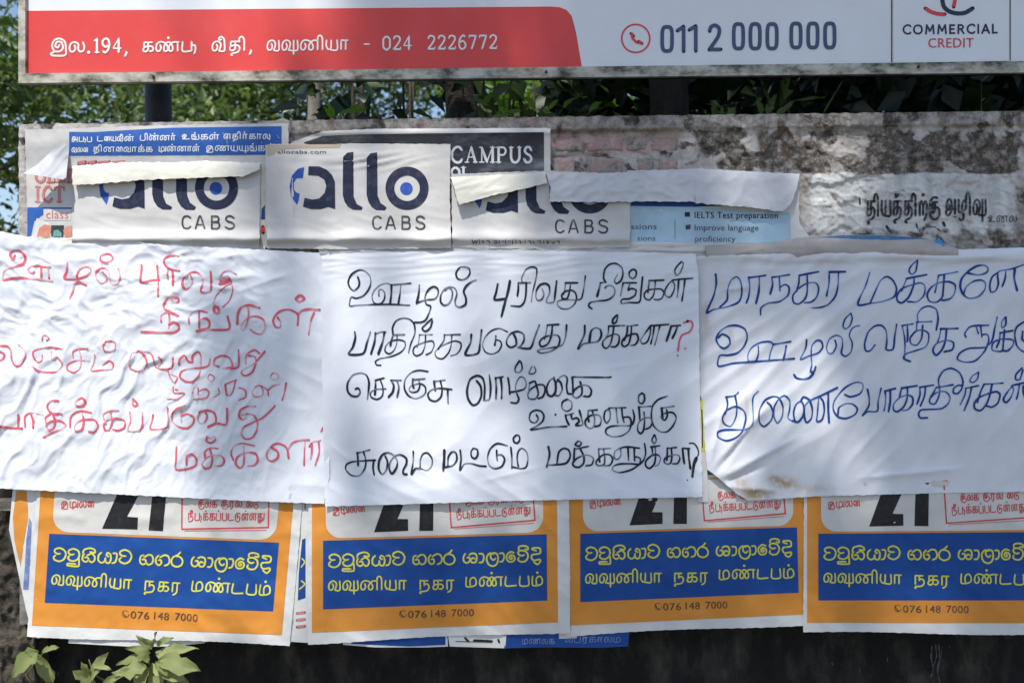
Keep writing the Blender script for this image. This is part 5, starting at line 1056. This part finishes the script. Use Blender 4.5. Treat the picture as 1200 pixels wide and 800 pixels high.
def right_sheet():
    def h(x, y):
        v = .0135 + .0045 * perlin(x / 130, y / 110, 950) + .0034 * ridge(streak(x, y, 42, 30, 4, 951)) * (1 - .6 * ss(1000, 1060, x)) + .0009 * streak(x, y, 78, 16, 6, 952) + .0004 * fbm(x / 12, y / 12, 958)
        v = v + .0030 * ridge(streak(x, y, 2, 13, 9, 953)) * (1 - ss(303, 322, y)) + .006 * np.exp(-((y - 300) / 6.0) ** 2)
        for (a, b, c, d, w_, s_) in ((835, 548, 905, 470, 4, 1), (838, 556, 880, 500, 3, -1), (840, 562, 935, 512, 4, 1), (845, 566, 900, 545, 3, -1), (848, 570, 915, 575, 3, 1), (832, 540, 850, 470, 3, 1), (1010, 560, 1130, 548, 5, 1), (850, 340, 880, 336, 2, 1)):
            v = v + .0075 * crease(x, y, a, b, c, d, w_, s_)
        return v - .007 * (1 - ss(818, 832, x)) + .004 * bump(x, y, 838, 552, 16, 14) + .0025 * ss(560, 585, y)
    root = empty('handwritten_sheet', W(1000, 580, -.01), 'white sheet with blue handwriting and brown glue stains at its corner, rightmost of the three', 'paper sheet', G3)
    mt = M['sheet_stained']
    o = sheet('paper', [(812, 300), (900, 297.5), (1000, 294), (1100, 293), (1200, 290), (1280, 288)], [(828, 549), (840, 558), (862, 577), (876, 586), (900, 585), (960, 581), (1100, 577.5), (1200, 576), (1280, 575)],
          [(814, 290), (814, 440), (823.5, 474), (826, 520), (829, 552), (829, 590)], [(1280, 280), (1280, 590)], h, mt, root, 1.8, .7, 47)
    # glue stains as a vertex attribute with their own shapes
    V = np.array([v.co for v in o.data.vertices]) + np.array(root.location)
    y_ = V[:, 1]; sc = (D + y_) / D; X0 = V[:, 0]; Z0 = V[:, 2] - ZC; a = (X0 * _c - Z0 * _s) / sc / K + 600; b = 400 - (X0 * _s + Z0 * _c) / sc / K
    nB = fbm(a / 5, b / 5, 77, 4)
    st = sum(amp * bump(a, b, cx, cy, rx, ry) for cx, cy, rx, ry, amp in ((885, 578, 16, 7, .9), (920, 566, 14, 6, .8), (907, 560, 7, 4, .6), (868, 565, 10, 8, .5), (828, 375, 6, 22, .35), (875, 480, 3, 18, .35), (856, 395, 4, 10, .3), (1014, 567, 2, 2, .6), (842, 330, 14, 10, .2), (950, 572, 20, 5, .35))) * ss(-.55, .0, nB)
    at = o.data.attributes.new('stain', 'FLOAT', 'POINT'); at.data.foreach_set('value', np.clip(st * 1.2, 0, .9))
    nt = mt.node_tree; p = nt.nodes['Principled BSDF']; src = p.inputs['Base Color'].links[0].from_socket
    an = nt.nodes.new('ShaderNodeAttribute'); an.attribute_name = 'stain'
    nt.links.new(_mix(nt, an.outputs['Fac'], src, (.36, .24, .11)), p.inputs['Base Color'])
    k = Ink(h, .0009, True); s = 7.5; w = 2.0
    k.block(820, 290, s, w, '''140,235 145,320 120,430 60,570 120,545 240,520 340,480 370,400 360,300 325,258 275,290 245,370 240,460 175,525@1.05; 430,260 440,350 430,430 410,485; 430,265 580,245; 525,258 520,380 495,490@1.1; 635,262 640,330 620,405@1.1; 635,262 790,238; 700,255 705,380@1.1; 705,350 750,325 785,350 775,420 700,475 600,490 540,530 535,590@.95; 875,245 870,320 850,385; 875,245 1045,212; 945,235 945,380 925,450 870,495 825,480 820,420 870,360 940,315 1020,310 1045,360 1030,430 985,475 920,485''')
    k.block(940, 290, s, w, '240,215 235,320 215,425@1.1; 240,215 380,212@1.1; 320,218 315,340 290,430 230,500 160,525 85,530; 595,220 560,330 490,498 600,490 720,470 810,430 830,360 800,290 745,255 690,290 650,370 600,485; 920,270 900,320 875,380; 920,272 1095,238; 985,265 980,330 940,430 880,485 840,470 835,420 880,360 960,330 1040,310 1080,340 1070,420 1010,475 930,475; 1015,110 960,160 940,205 965,235 1000,205 1015,115')
    k.block(1040, 290, s, w, '450,245 435,320 418,395; 450,245 620,212; 500,240 490,380 480,440 430,480 370,470 350,410 385,350 450,310 540,300 595,330 590,400 550,450 480,465; 670,410 690,350 750,300 820,285 860,310 855,370 800,430 720,445 665,410 640,340 655,270 710,210 780,165 850,155 885,180 870,220 800,240 710,225@1.1; 975,215 920,260 900,330 910,390 950,380 975,320 975,215 1100,185 1230,140; 1040,210 1035,270 1010,340; 1120,190 1115,270 1140,375@1.3')
    k.block(820, 360, s, w, '165,265 200,235 255,265 265,320 220,360 175,340 145,280 180,210 250,165 330,160 395,190 418,260 390,340 330,400 250,420 175,425 165,515 300,490 500,475 700,460 830,450@1.1; 515,340 515,410 490,470 430,470 425,410 460,350 530,310 610,300 645,325 620,400 610,465; 645,325 800,300; 760,340 750,400 735,460@1.1; 940,285 930,360 885,455 960,425 1040,400 1080,350 1070,300 1030,290 985,340 980,430 985,500 975,565 1005,560 1020,520@.9; 1000,580 960,620 900,630 850,620 828,590@1.2')
    k.block(940, 360, s, w, '290,290 300,340 270,400 230,400 215,350 240,280 300,245 350,270 355,340 345,400 380,430 430,390 440,310 415,250 430,200 460,170 505,160@.9; 430,50 380,100 360,160 380,190 420,160 440,100 430,52@.8; 640,330 600,380 560,380 550,320 580,220 640,165 700,160 740,210 745,300 740,370 800,365 815,250 832,150; 880,160 900,260 905,340 900,440; 880,160 975,145; 925,150 928,250 925,300; 1010,130 1005,210; 1005,130 1140,125@1.1; 1060,160 1050,270 1010,330 960,320 950,270 1000,210 1060,200 1110,230 1110,300 1080,350 1000,380 910,410 895,450 950,475; 1020,130 1015,60 1060,5 1120,-10 1180,20 1195,100 1180,200')
    k.block(1040, 360, s, w, '470,185 460,250 440,310; 470,190 620,185@1.1; 520,190 510,290 480,370 430,420 400,380 430,320 520,290 580,310 570,370 500,390; 690,260 680,230 720,175 780,160 890,158; 780,165 800,230; 820,165 830,260; 830,240 880,240 890,300 850,390 770,470 680,480 615,455 640,400 720,360 860,350 920,290 940,200 965,85; 990,220 985,290 960,350; 990,225 1100,205; 1030,200 1020,300 1010,380 960,385 920,370 930,310 1000,280 1100,285 1105,330 1060,380 1010,380; 1040,80 1005,130 1010,180 1040,150 1040,80; 1230,110 1140,170 1120,240 1140,340 1200,390 1260,380; 1190,210 1185,280 1210,300')
    k.block(830, 430, s, w, '160,260 170,330 150,410@1.1; 155,262 230,250 265,222@1.1; 235,250 250,330 245,430 200,515 145,500 125,450 160,380 240,345 310,380 330,450 300,560 240,620 160,645 90,615 85,570 150,550 290,548 370,530 395,470 390,300 400,250 440,210; 520,310 550,340 570,400 550,470 490,520 450,480 450,380 500,290 570,258 620,270 655,340 650,430 610,490 580,440 580,350 620,280 670,250 715,290 715,370 700,440 730,470; 740,470 790,480 830,430 840,350 815,300 770,330 750,400 760,470; 815,290 840,262 890,290 915,370 905,450 865,485 845,430 850,340 890,295 1000,245 1135,180; 970,270 960,400 955,475 1000,460 1020,380 1010,300 975,255; 1055,235 1055,370 1062,485@1.2')
    k.block(950, 420, s, w, '240,490 250,430 310,395 370,400 410,440 390,490 310,525 240,510 200,450 205,380 250,310 310,250 390,210 450,215 460,260 430,310 350,335 300,315; 500,270 515,350 510,420 455,500 500,465 585,460 595,370 620,260; 655,285 660,370 645,460@1.1; 655,285 745,262; 700,280 700,370 685,465@1.1; 800,255 790,300 780,345; 800,260 935,238@1.1; 850,250 850,340 820,420 765,465 730,450 730,400 780,345 850,320 895,340 895,400 850,450 790,455; 960,250 960,320 935,400; 960,252 1080,232; 1010,245 1000,330 965,415')
    k.block(1040, 420, s, w, '430,250 405,300 380,340; 430,255 575,230; 460,250 455,320 420,395 375,390 375,350 430,300 510,290 550,340 530,400 470,440 300,450 275,480 290,520 350,520@1.1; 455,245 450,180 490,110 560,85 630,120 662,190 655,260 620,305 580,300 585,260 620,235 655,235; 690,260 680,320 640,405; 690,260 800,238; 740,250 720,340 675,455@1.1; 800,120 750,150 725,195 750,210 790,180 802,122; 850,225 820,290 790,385; 850,225 1015,215; 920,225 900,320 870,400 820,455 770,440 765,390 810,340 880,310 960,290 990,320 970,390 920,425 870,415; 1100,240 1050,300 1020,360 1045,385 1085,340 1110,270 1095,238 1240,205; 1160,230 1150,300 1135,355; 1185,80 1130,140 1130,185 1165,180 1190,100; 1195,240 1195,300 1215,360')
    k.build('blue_handwriting', M['marker_blue'], root, 'letter')
right_sheet()

# ------------------------------------------------------------------ foliage
def leaves(n, pos, nrm, size, asp=.5, fold=.18):
    """n leaves as folded diamonds; pos (n,3), nrm (n,3) rough facing, size (n,)"""
    a = RNG.normal(size=(n, 3)); nrm = nrm / (np.linalg.norm(nrm, axis=1)[:, None] + 1e-9)
    t = np.cross(nrm, a); t /= np.linalg.norm(t, axis=1)[:, None] + 1e-9; b = np.cross(nrm, t)
    s = size[:, None]
    base = pos - t * s * .5; tip = pos + t * s * .5 - nrm * s * .12; m1 = pos - t * s * .05
    l = m1 + b * s * asp * .5 + nrm * s * fold * .5; r = m1 - b * s * asp * .5 + nrm * s * fold * .5
    V = np.stack([base, l, tip, r], 1).reshape(-1, 3); i = np.arange(n)[:, None] * 4
    F = np.concatenate([i + [0, 2, 1], i + [0, 3, 2]], 0)
    return V, F
def leaf_obj(name, pos, nrm, size, mt, parent, asp=.5, kind=None, tintbias=0.0):
    n = len(pos); V, F = leaves(n, pos, nrm, size, asp); tint = np.repeat(np.clip(RNG.random(n) + tintbias, 0, 1), 4)
    o = mesh(name, V, F, mt, parent, False, tint)
    if kind: o['kind'] = kind
    return o
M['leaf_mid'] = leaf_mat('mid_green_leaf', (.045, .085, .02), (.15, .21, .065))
M['leaf_dark'] = leaf_mat('dark_leaf', (.012, .03, .010), (.035, .07, .018), .2)  # dark tone stands in for deep shade in the right-hand gap
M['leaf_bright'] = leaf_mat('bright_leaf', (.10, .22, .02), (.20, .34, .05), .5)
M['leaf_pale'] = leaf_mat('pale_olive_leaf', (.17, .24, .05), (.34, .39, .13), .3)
M['bark'] = rough_mat('bark', [(.35, (.035, .028, .022)), (.6, (.10, .085, .07)), (.75, (.2, .18, .15))], 14, bstr=.9, bdist=.02, vec_scale=(1, 1, .3))
M['bark_pale'] = rough_mat('pale_bark', [(.35, (.12, .11, .09)), (.7, (.34, .31, .26))], 14, bstr=.6, bdist=.01, vec_scale=(1, 1, .3))
def limb_path(p0, p1, n=6, wob=.1):
    p0 = np.array(p0, float); p1 = np.array(p1, float); L = np.linalg.norm(p1 - p0)
    return [tuple(p0 + (p1 - p0) * t + (RNG.normal(size=3) * wob * L * .25 if 0 < t < 1 else 0)) for t in np.linspace(0, 1, n)]
def tree(name, label, x, y, H, cr, cz, nleaf, lsize, mt, bark, tr=.12, clumps=26, cat='tree', group='trees behind the wall', flat=.8, bias=0.0):
    root = empty(name, (x, y, 0), label, cat, group)
    V, F = [], []; top = (x + RNG.normal() * .2, y, cz)
    tube(V, F, limb_path((x, y, -.1), top, 8, .06), list(np.linspace(tr, tr * .5, 8)), 10); mesh('trunk', V, F, bark, root)
    V, F = [], []; cs = []
    for c in range(clumps):
        d = RNG.normal(size=3); d /= np.linalg.norm(d); r = cr * (.35 + .65 * RNG.random() ** .6)
        cs.append(np.array([x, y, cz]) + d * r * [1, 1, flat])
    for c in cs[:clumps * 2 // 3]:
        s = np.array([x, y, cz - cr * .5 + .5 * cr * RNG.random()]); tube(V, F, limb_path(s, c, 6, .12), list(np.linspace(tr * .35, .008, 6)), 6)
    mesh('limbs', V, F, bark, root)
    pos = []; per = nleaf // clumps
    for c in cs:
        d = RNG.normal(size=(per, 3)); d /= np.linalg.norm(d, axis=1)[:, None]; r = cr * (.16 + .2 * RNG.random()) * RNG.random(per)[:, None] ** .45
        pos.append(c + d * r * [1.15, 1.15, .8])
    pos = np.vstack(pos); nrm = RNG.normal(size=pos.shape) * .7 + [0, -.25, .7]
    leaf_obj('crown', pos, nrm, lsize * (.6 + .8 * RNG.random(len(pos))), mt, root, .42, 'stuff', bias)
tree('leafy_tree', 'sunlit green tree seen past the left end of the wall', -4.6, 6.2, 7, 2.3, 3.6, 16000, .105, M['leaf_mid'], M['bark'])
tree('leafy_tree', 'tall dark tree behind the left end of the billboard', -3.6, 8.6, 9, 2.7, 5.2, 16000, .105, M['leaf_mid'], M['bark'], bias=-.2)
tree('leafy_tree', 'pale sunlit tree right of the dark billboard post', -1.7, 8.0, 8, 2.2, 3.9, 10000, .10, M['leaf_mid'], M['bark_pale'], bias=.15, clumps=22)
tree('leafy_tree', 'thin open tree with sky showing through, behind the gap left of centre', -.2, 9.5, 8, 1.9, 4.6, 5200, .10, M['leaf_mid'], M['bark_pale'], clumps=18)
tree('leafy_tree', 'bright yellow-green tree behind the middle of the gap', 1.1, 7.2, 7, 1.8, 3.6, 9500, .095, M['leaf_bright'], M['bark'], clumps=20, bias=-.4)
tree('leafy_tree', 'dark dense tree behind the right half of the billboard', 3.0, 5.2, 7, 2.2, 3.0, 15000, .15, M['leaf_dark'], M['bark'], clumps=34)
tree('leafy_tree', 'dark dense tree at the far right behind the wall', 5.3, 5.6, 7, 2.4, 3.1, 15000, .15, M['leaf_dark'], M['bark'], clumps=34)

def bush(name, label, px0, px1, py0, py1, y0, y1, n, ls, mt, cat, thresh=-.1, kind=None, bias=0, holes=True, group=None):
    """leafy growth behind the wall filling a band, with uneven gaps"""
    c = W((px0 + px1) / 2, 400, y0); root = empty(name, (float(c[0]), y0, 0), label, cat, group)
    m = n * 4; x = RNG.uniform(px0, px1, m); y = RNG.uniform(py0, py1, m); d = RNG.uniform(y0, y1, m)
    keep = fbm(x / 34, y / 26, 1200 + int(px0), 3) > thresh if holes else np.ones(m, bool)
    x, y, d = x[keep][:n], y[keep][:n], d[keep][:n]; pos = W(x, y, d)
    leaf_obj('foliage', pos, RNG.normal(size=pos.shape) * .6 + [0, -.6, .5], ls * (.6 + .8 * RNG.random(len(pos))), mt, root, .55, 'stuff', bias)
    V, F = [], []
    for i in range(7):
        xx = px0 + (px1 - px0) * (i + .5) / 7; a = W(xx + RNG.normal() * 20, 420, y0 + .1); b = W(xx + RNG.normal() * 30, py0, y1)
        a[2] = 0; tube(V, F, limb_path(a, b, 8, .05), list(np.linspace(.015, .004, 8)), 6)
    mesh('stems', V, F, M['bark'], root)
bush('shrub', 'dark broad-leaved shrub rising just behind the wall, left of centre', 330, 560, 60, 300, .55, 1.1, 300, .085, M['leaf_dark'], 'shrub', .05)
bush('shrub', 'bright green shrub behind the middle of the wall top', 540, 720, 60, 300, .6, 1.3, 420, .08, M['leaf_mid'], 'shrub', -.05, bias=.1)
bush('shrub', 'dense shrub darkened for deep shade, filling the gap under the right half of the billboard', 640, 1700, -60, 820, .7, 1.9, 17000, .12, M['leaf_dark'], 'shrub', -9, holes=False, bias=-.4)
# a dark trunk close behind the wall
def near_trunk(px, w, label, mt, y=.8):
    c = W(px, 110, y); root = empty('tree_trunk', (float(c[0]), y, 0), label, 'tree trunk'); V, F = [], []
    tube(V, F, limb_path((c[0] + .02, y, -.1), (c[0] - .02, y, 4.2), 12, .01), [w] * 12, 12); mesh('trunk', V, F, mt, root)
near_trunk(548, .052, 'thick dark trunk in the gap above the middle cab poster', M['bark'])
near_trunk(366, .030, 'slim pale trunk in the gap left of centre', M['bark_pale'], 2.2)
near_trunk(783, .06, 'brown trunk in the dark gap above the exposed bricks', M['bark'], .7)

def big_leaf(c, d, L, wd, up, curl=.25):
    """one broad leaf: midrib along d, with a folded, curved blade"""
    c = np.array(c, float); d = np.array(d, float); d /= np.linalg.norm(d); up = np.array(up, float); s = np.cross(d, up); s /= np.linalg.norm(s); up = np.cross(s, d)
    V, F = [], []; n = 9
    for i in range(n):
        t = i / (n - 1); wv = wd * (math.sin(math.pi * min(1, t ** .75)) ** .8 if 0 < t < 1 else 0.0) ; p = c + d * L * t - up * L * curl * t * t
        for q in (-1, -.5, 0, .5, 1): V.append(p + s * wv * q * (.5 + .10 * RNG.normal() * (abs(q) == 1)) + up * abs(q) * wv * .22 + up * .05 * L * math.sin(7 * t + 2 * q + wd * 900))
    for i in range(n - 1):
        for j in range(4): a = i * 5 + j; F.append((a, a + 1, a + 6, a + 5))
    return V, F
def leafy_plant():
    bx = W(180, 400, -.2); root = empty('leafy_plant', (float(bx[0]), -.2, 0), 'small leafy plant with pale green leaves at the lower left, in front of the posters', 'plant')
    V, F = [], []
    def P(x, y, d=-.2): return W(x, y, d)
    a = P(190, 1140); 
    for (pts) in ([(188, 1130, -.18), (186, 950, -.2), (182, 840, -.2), (178, 790, -.22), (172, 765, -.22), (180, 748, -.21)], [(182, 840, -.2), (150, 812, -.22), (110, 790, -.22), (104, 772, -.22)], [(178, 790, -.22), (200, 782, -.23), (222, 775, -.23)], [(176, 1130, -.18), (120, 960, -.2), (60, 830, -.2), (30, 790, -.2), (50, 765, -.21)], [(172, 770, -.22), (155, 778, -.22)]):
        tube(V, F, [P(*p) for p in pts], list(np.linspace(.0035, .0012, len(pts))), 6)
    mesh('stems', V, F, M['stem'], root)
    L = [  # start px, end px, width px, depth
     (45, 762, 12, 792, 20, -.23), (50, 764, 66, 756, 9, -.22), (62, 800, 40, 765, 14, -.20), (104, 798, 122, 766, 13, -.22), (104, 798, 97, 776, 8, -.22), (108, 806, 88, 786, 14, -.23),
     (172, 770, 136, 776, 13, -.22), (176, 765, 148, 758, 10, -.21), (178, 760, 160, 745, 8, -.2), (182, 752, 181, 740, 6, -.2), (184, 756, 200, 746, 8, -.2), (184, 768, 228, 757, 14, -.22), (186, 772, 232, 783, 20, -.24), (180, 778, 215, 797, 18, -.24), (172, 780, 120, 797, 17, -.24), (176, 782, 150, 812, 16, -.23), (178, 776, 190, 812, 15, -.22),
     (190, 766, 206, 752, 9, -.21), (176, 772, 160, 768, 9, -.23), (190, 790, 222, 800, 13, -.23), (170, 790, 132, 786, 11, -.24), (182, 775, 196, 790, 9, -.25), (180, 757, 170, 748, 6, -.22), (108, 780, 128, 782, 8, -.23), (46, 768, 30, 762, 8, -.22), (182, 764, 212, 768, 11, -.20), (168, 776, 140, 788, 11, -.20), (196, 800, 232, 815, 16, -.22), (150, 815, 112, 830, 16, -.21), (186, 850, 230, 840, 18, -.2), (180, 860, 130, 850, 18, -.2), (60, 835, 20, 830, 18, -.2), (70, 850, 105, 840, 16, -.2)]
    for i, (x0, y0, x1, y1, wd, d) in enumerate(L):
        a, b = P(x0, y0, d), P(x1, y1, d - .015 - .01 * RNG.random()); dd = b - a; ln = np.linalg.norm(dd)
        Vv, Ff = big_leaf(a, dd, ln * 1.02, wd * K, (RNG.normal() * .3, -.75 + RNG.normal() * .2, .75), .12)
        mesh('leaf', Vv, Ff, M['leaf_pale'], root, True, np.full(len(Vv), RNG.random()))
M['leaf_pale'] = leaf_mat('pale_olive_leaf', (.15, .19, .05), (.31, .34, .15), .3, .6)
M['stem'] = rough_mat('green_stem', [(.3, (.08, .07, .03)), (.7, (.16, .17, .06))], 30)
leafy_plant()
def wall_sprig(px, label, items, mt, d=.26):
    c = W(px, 135, d); root = empty('sprig', (float(c[0]), d, float(c[2]) - .15), label, 'weed'); V, F = [], []
    for (x0, y0, x1, y1, w) in items:
        a, b = W(x0, y0, d), W(x1, y1, d - .02); Vv, Ff = big_leaf(a, b - a, np.linalg.norm(b - a), w * K, (RNG.normal() * .2, -.8, .5), .15)
        mesh('leaf', Vv, Ff, mt, root, True, np.full(len(Vv), RNG.random()))
        s = W(px + (x0 - px) * .3, 190, d); tube(V, F, [s, a], [.002, .001], 5)
    mesh('stems', V, F, M['stem'], root)
wall_sprig(410, 'single bright green leaf lit by the sun above the wall, near the thin tree', [(398, 134, 428, 124, 13), (388, 138, 380, 124, 7), (392, 136, 384, 120, 5)], M['leaf_bright'])
wall_sprig(600, 'green leaves lit by the sun beside the thick dark trunk', [(690, 132, 704, 118, 10), (640, 134, 652, 116, 9), (626, 130, 618, 112, 8), (660, 126, 676, 112, 8), (590, 134, 610, 128, 9), (568, 122, 577, 108, 9), (585, 126, 590, 112, 8), (575, 140, 598, 132, 8), (560, 118, 572, 122, 5)], M['leaf_bright'])
wall_sprig(855, 'small round-leaved weed on the wall top, left one of two', [(838, 138, 836, 122, 8), (850, 140, 862, 124, 10), (846, 138, 846, 124, 6)], M['leaf_mid'])
wall_sprig(920, 'weed with long grass blades on the wall top, right one of two', [(892, 136, 888, 112, 9), (898, 134, 910, 110, 10), (908, 138, 930, 118, 9), (925, 120, 967, 110, 3), (964, 134, 988, 94, 3.5), (905, 132, 898, 104, 7)], M['leaf_mid'])
wall_sprig(1150, 'pale leaf hanging in the dark gap at the right', [(1150, 96, 1162, 84, 5), (1150, 120, 1154, 114, 4)], M['leaf_pale'])

# ------------------------------------------------------------------ overhanging tree, its unseen crown shaped to shade the right-hand side
def shade_tree():
    tx, ty = 3.4, 2.4
    root = empty('shade_tree', (tx, ty, 0), 'tall spreading tree behind the right part of the wall, unseen crown shaped to shade it', 'tree')
    V, F = [], []; tube(V, F, [(tx, ty, -.1), (tx - .1, ty, 2), (tx + .05, ty - .2, 4.5), (tx - .4, ty - .8, 7)], [.2, .18, .15, .1], 12); mesh('trunk', V, F, M['bark'], root)
    global RNG
    RNG = np.random.default_rng(21)
    n = 60000; px = RNG.uniform(-500, 2600, n); py = RNG.uniform(-1900, 1500, n); t = RNG.uniform(10, 15, n)
    g = np.interp(px, [-500, 210, 280, 330, 385, 520, 600, 700, 800, 835, 990, 1060, 2600], [.0, .02, .3, .36, .12, .16, .3, .5, .66, .2, .26, .95, 1])
    g = g + .18 * ss(-60, -500, py) * (px > 250) ; g = np.where(py < 120, np.interp(px, [-500, 260, 420, 700, 1000, 2600], [0, .03, .38, .6, .8, 1]), g)
    g = np.where((py > 300) & (py < 345) & (px > 830) & (px < 1010), .95, g)
    g = np.where(py > 600, np.interp(px, [-500, 300, 380, 520, 700, 2600], [0, .05, .22, .3, .4, .6]), g)
    g = np.where((py < -500) & (px < 950), g * .45, g)
    clump = fbm(px / 150, py / 150, 1301, 3); g = np.clip(g + .5 * clump * g * (1 - g) * 2, 0, 1)
    keep = RNG.random(n) < g ** 1.9
    P = W(px, py, 0) + TO_SUN * t[:, None]; P = P[keep]
    leaf_obj('crown', P, RNG.normal(size=P.shape) * .5 + [0, -.2, 1], .15 * (.6 + .8 * RNG.random(len(P))), M['leaf_mid'], root, .5, 'stuff')
    V, F = [], []
    for i in RNG.choice(len(P), 22, False):
        tube(V, F, limb_path((tx - .4 * RNG.random(), ty - .7 * RNG.random(), 4.2 + 2.6 * RNG.random()), P[i], 8, .06), list(np.linspace(.05, .01, 8)), 6)
    mesh('limbs', V, F, M['bark'], root)
shade_tree()
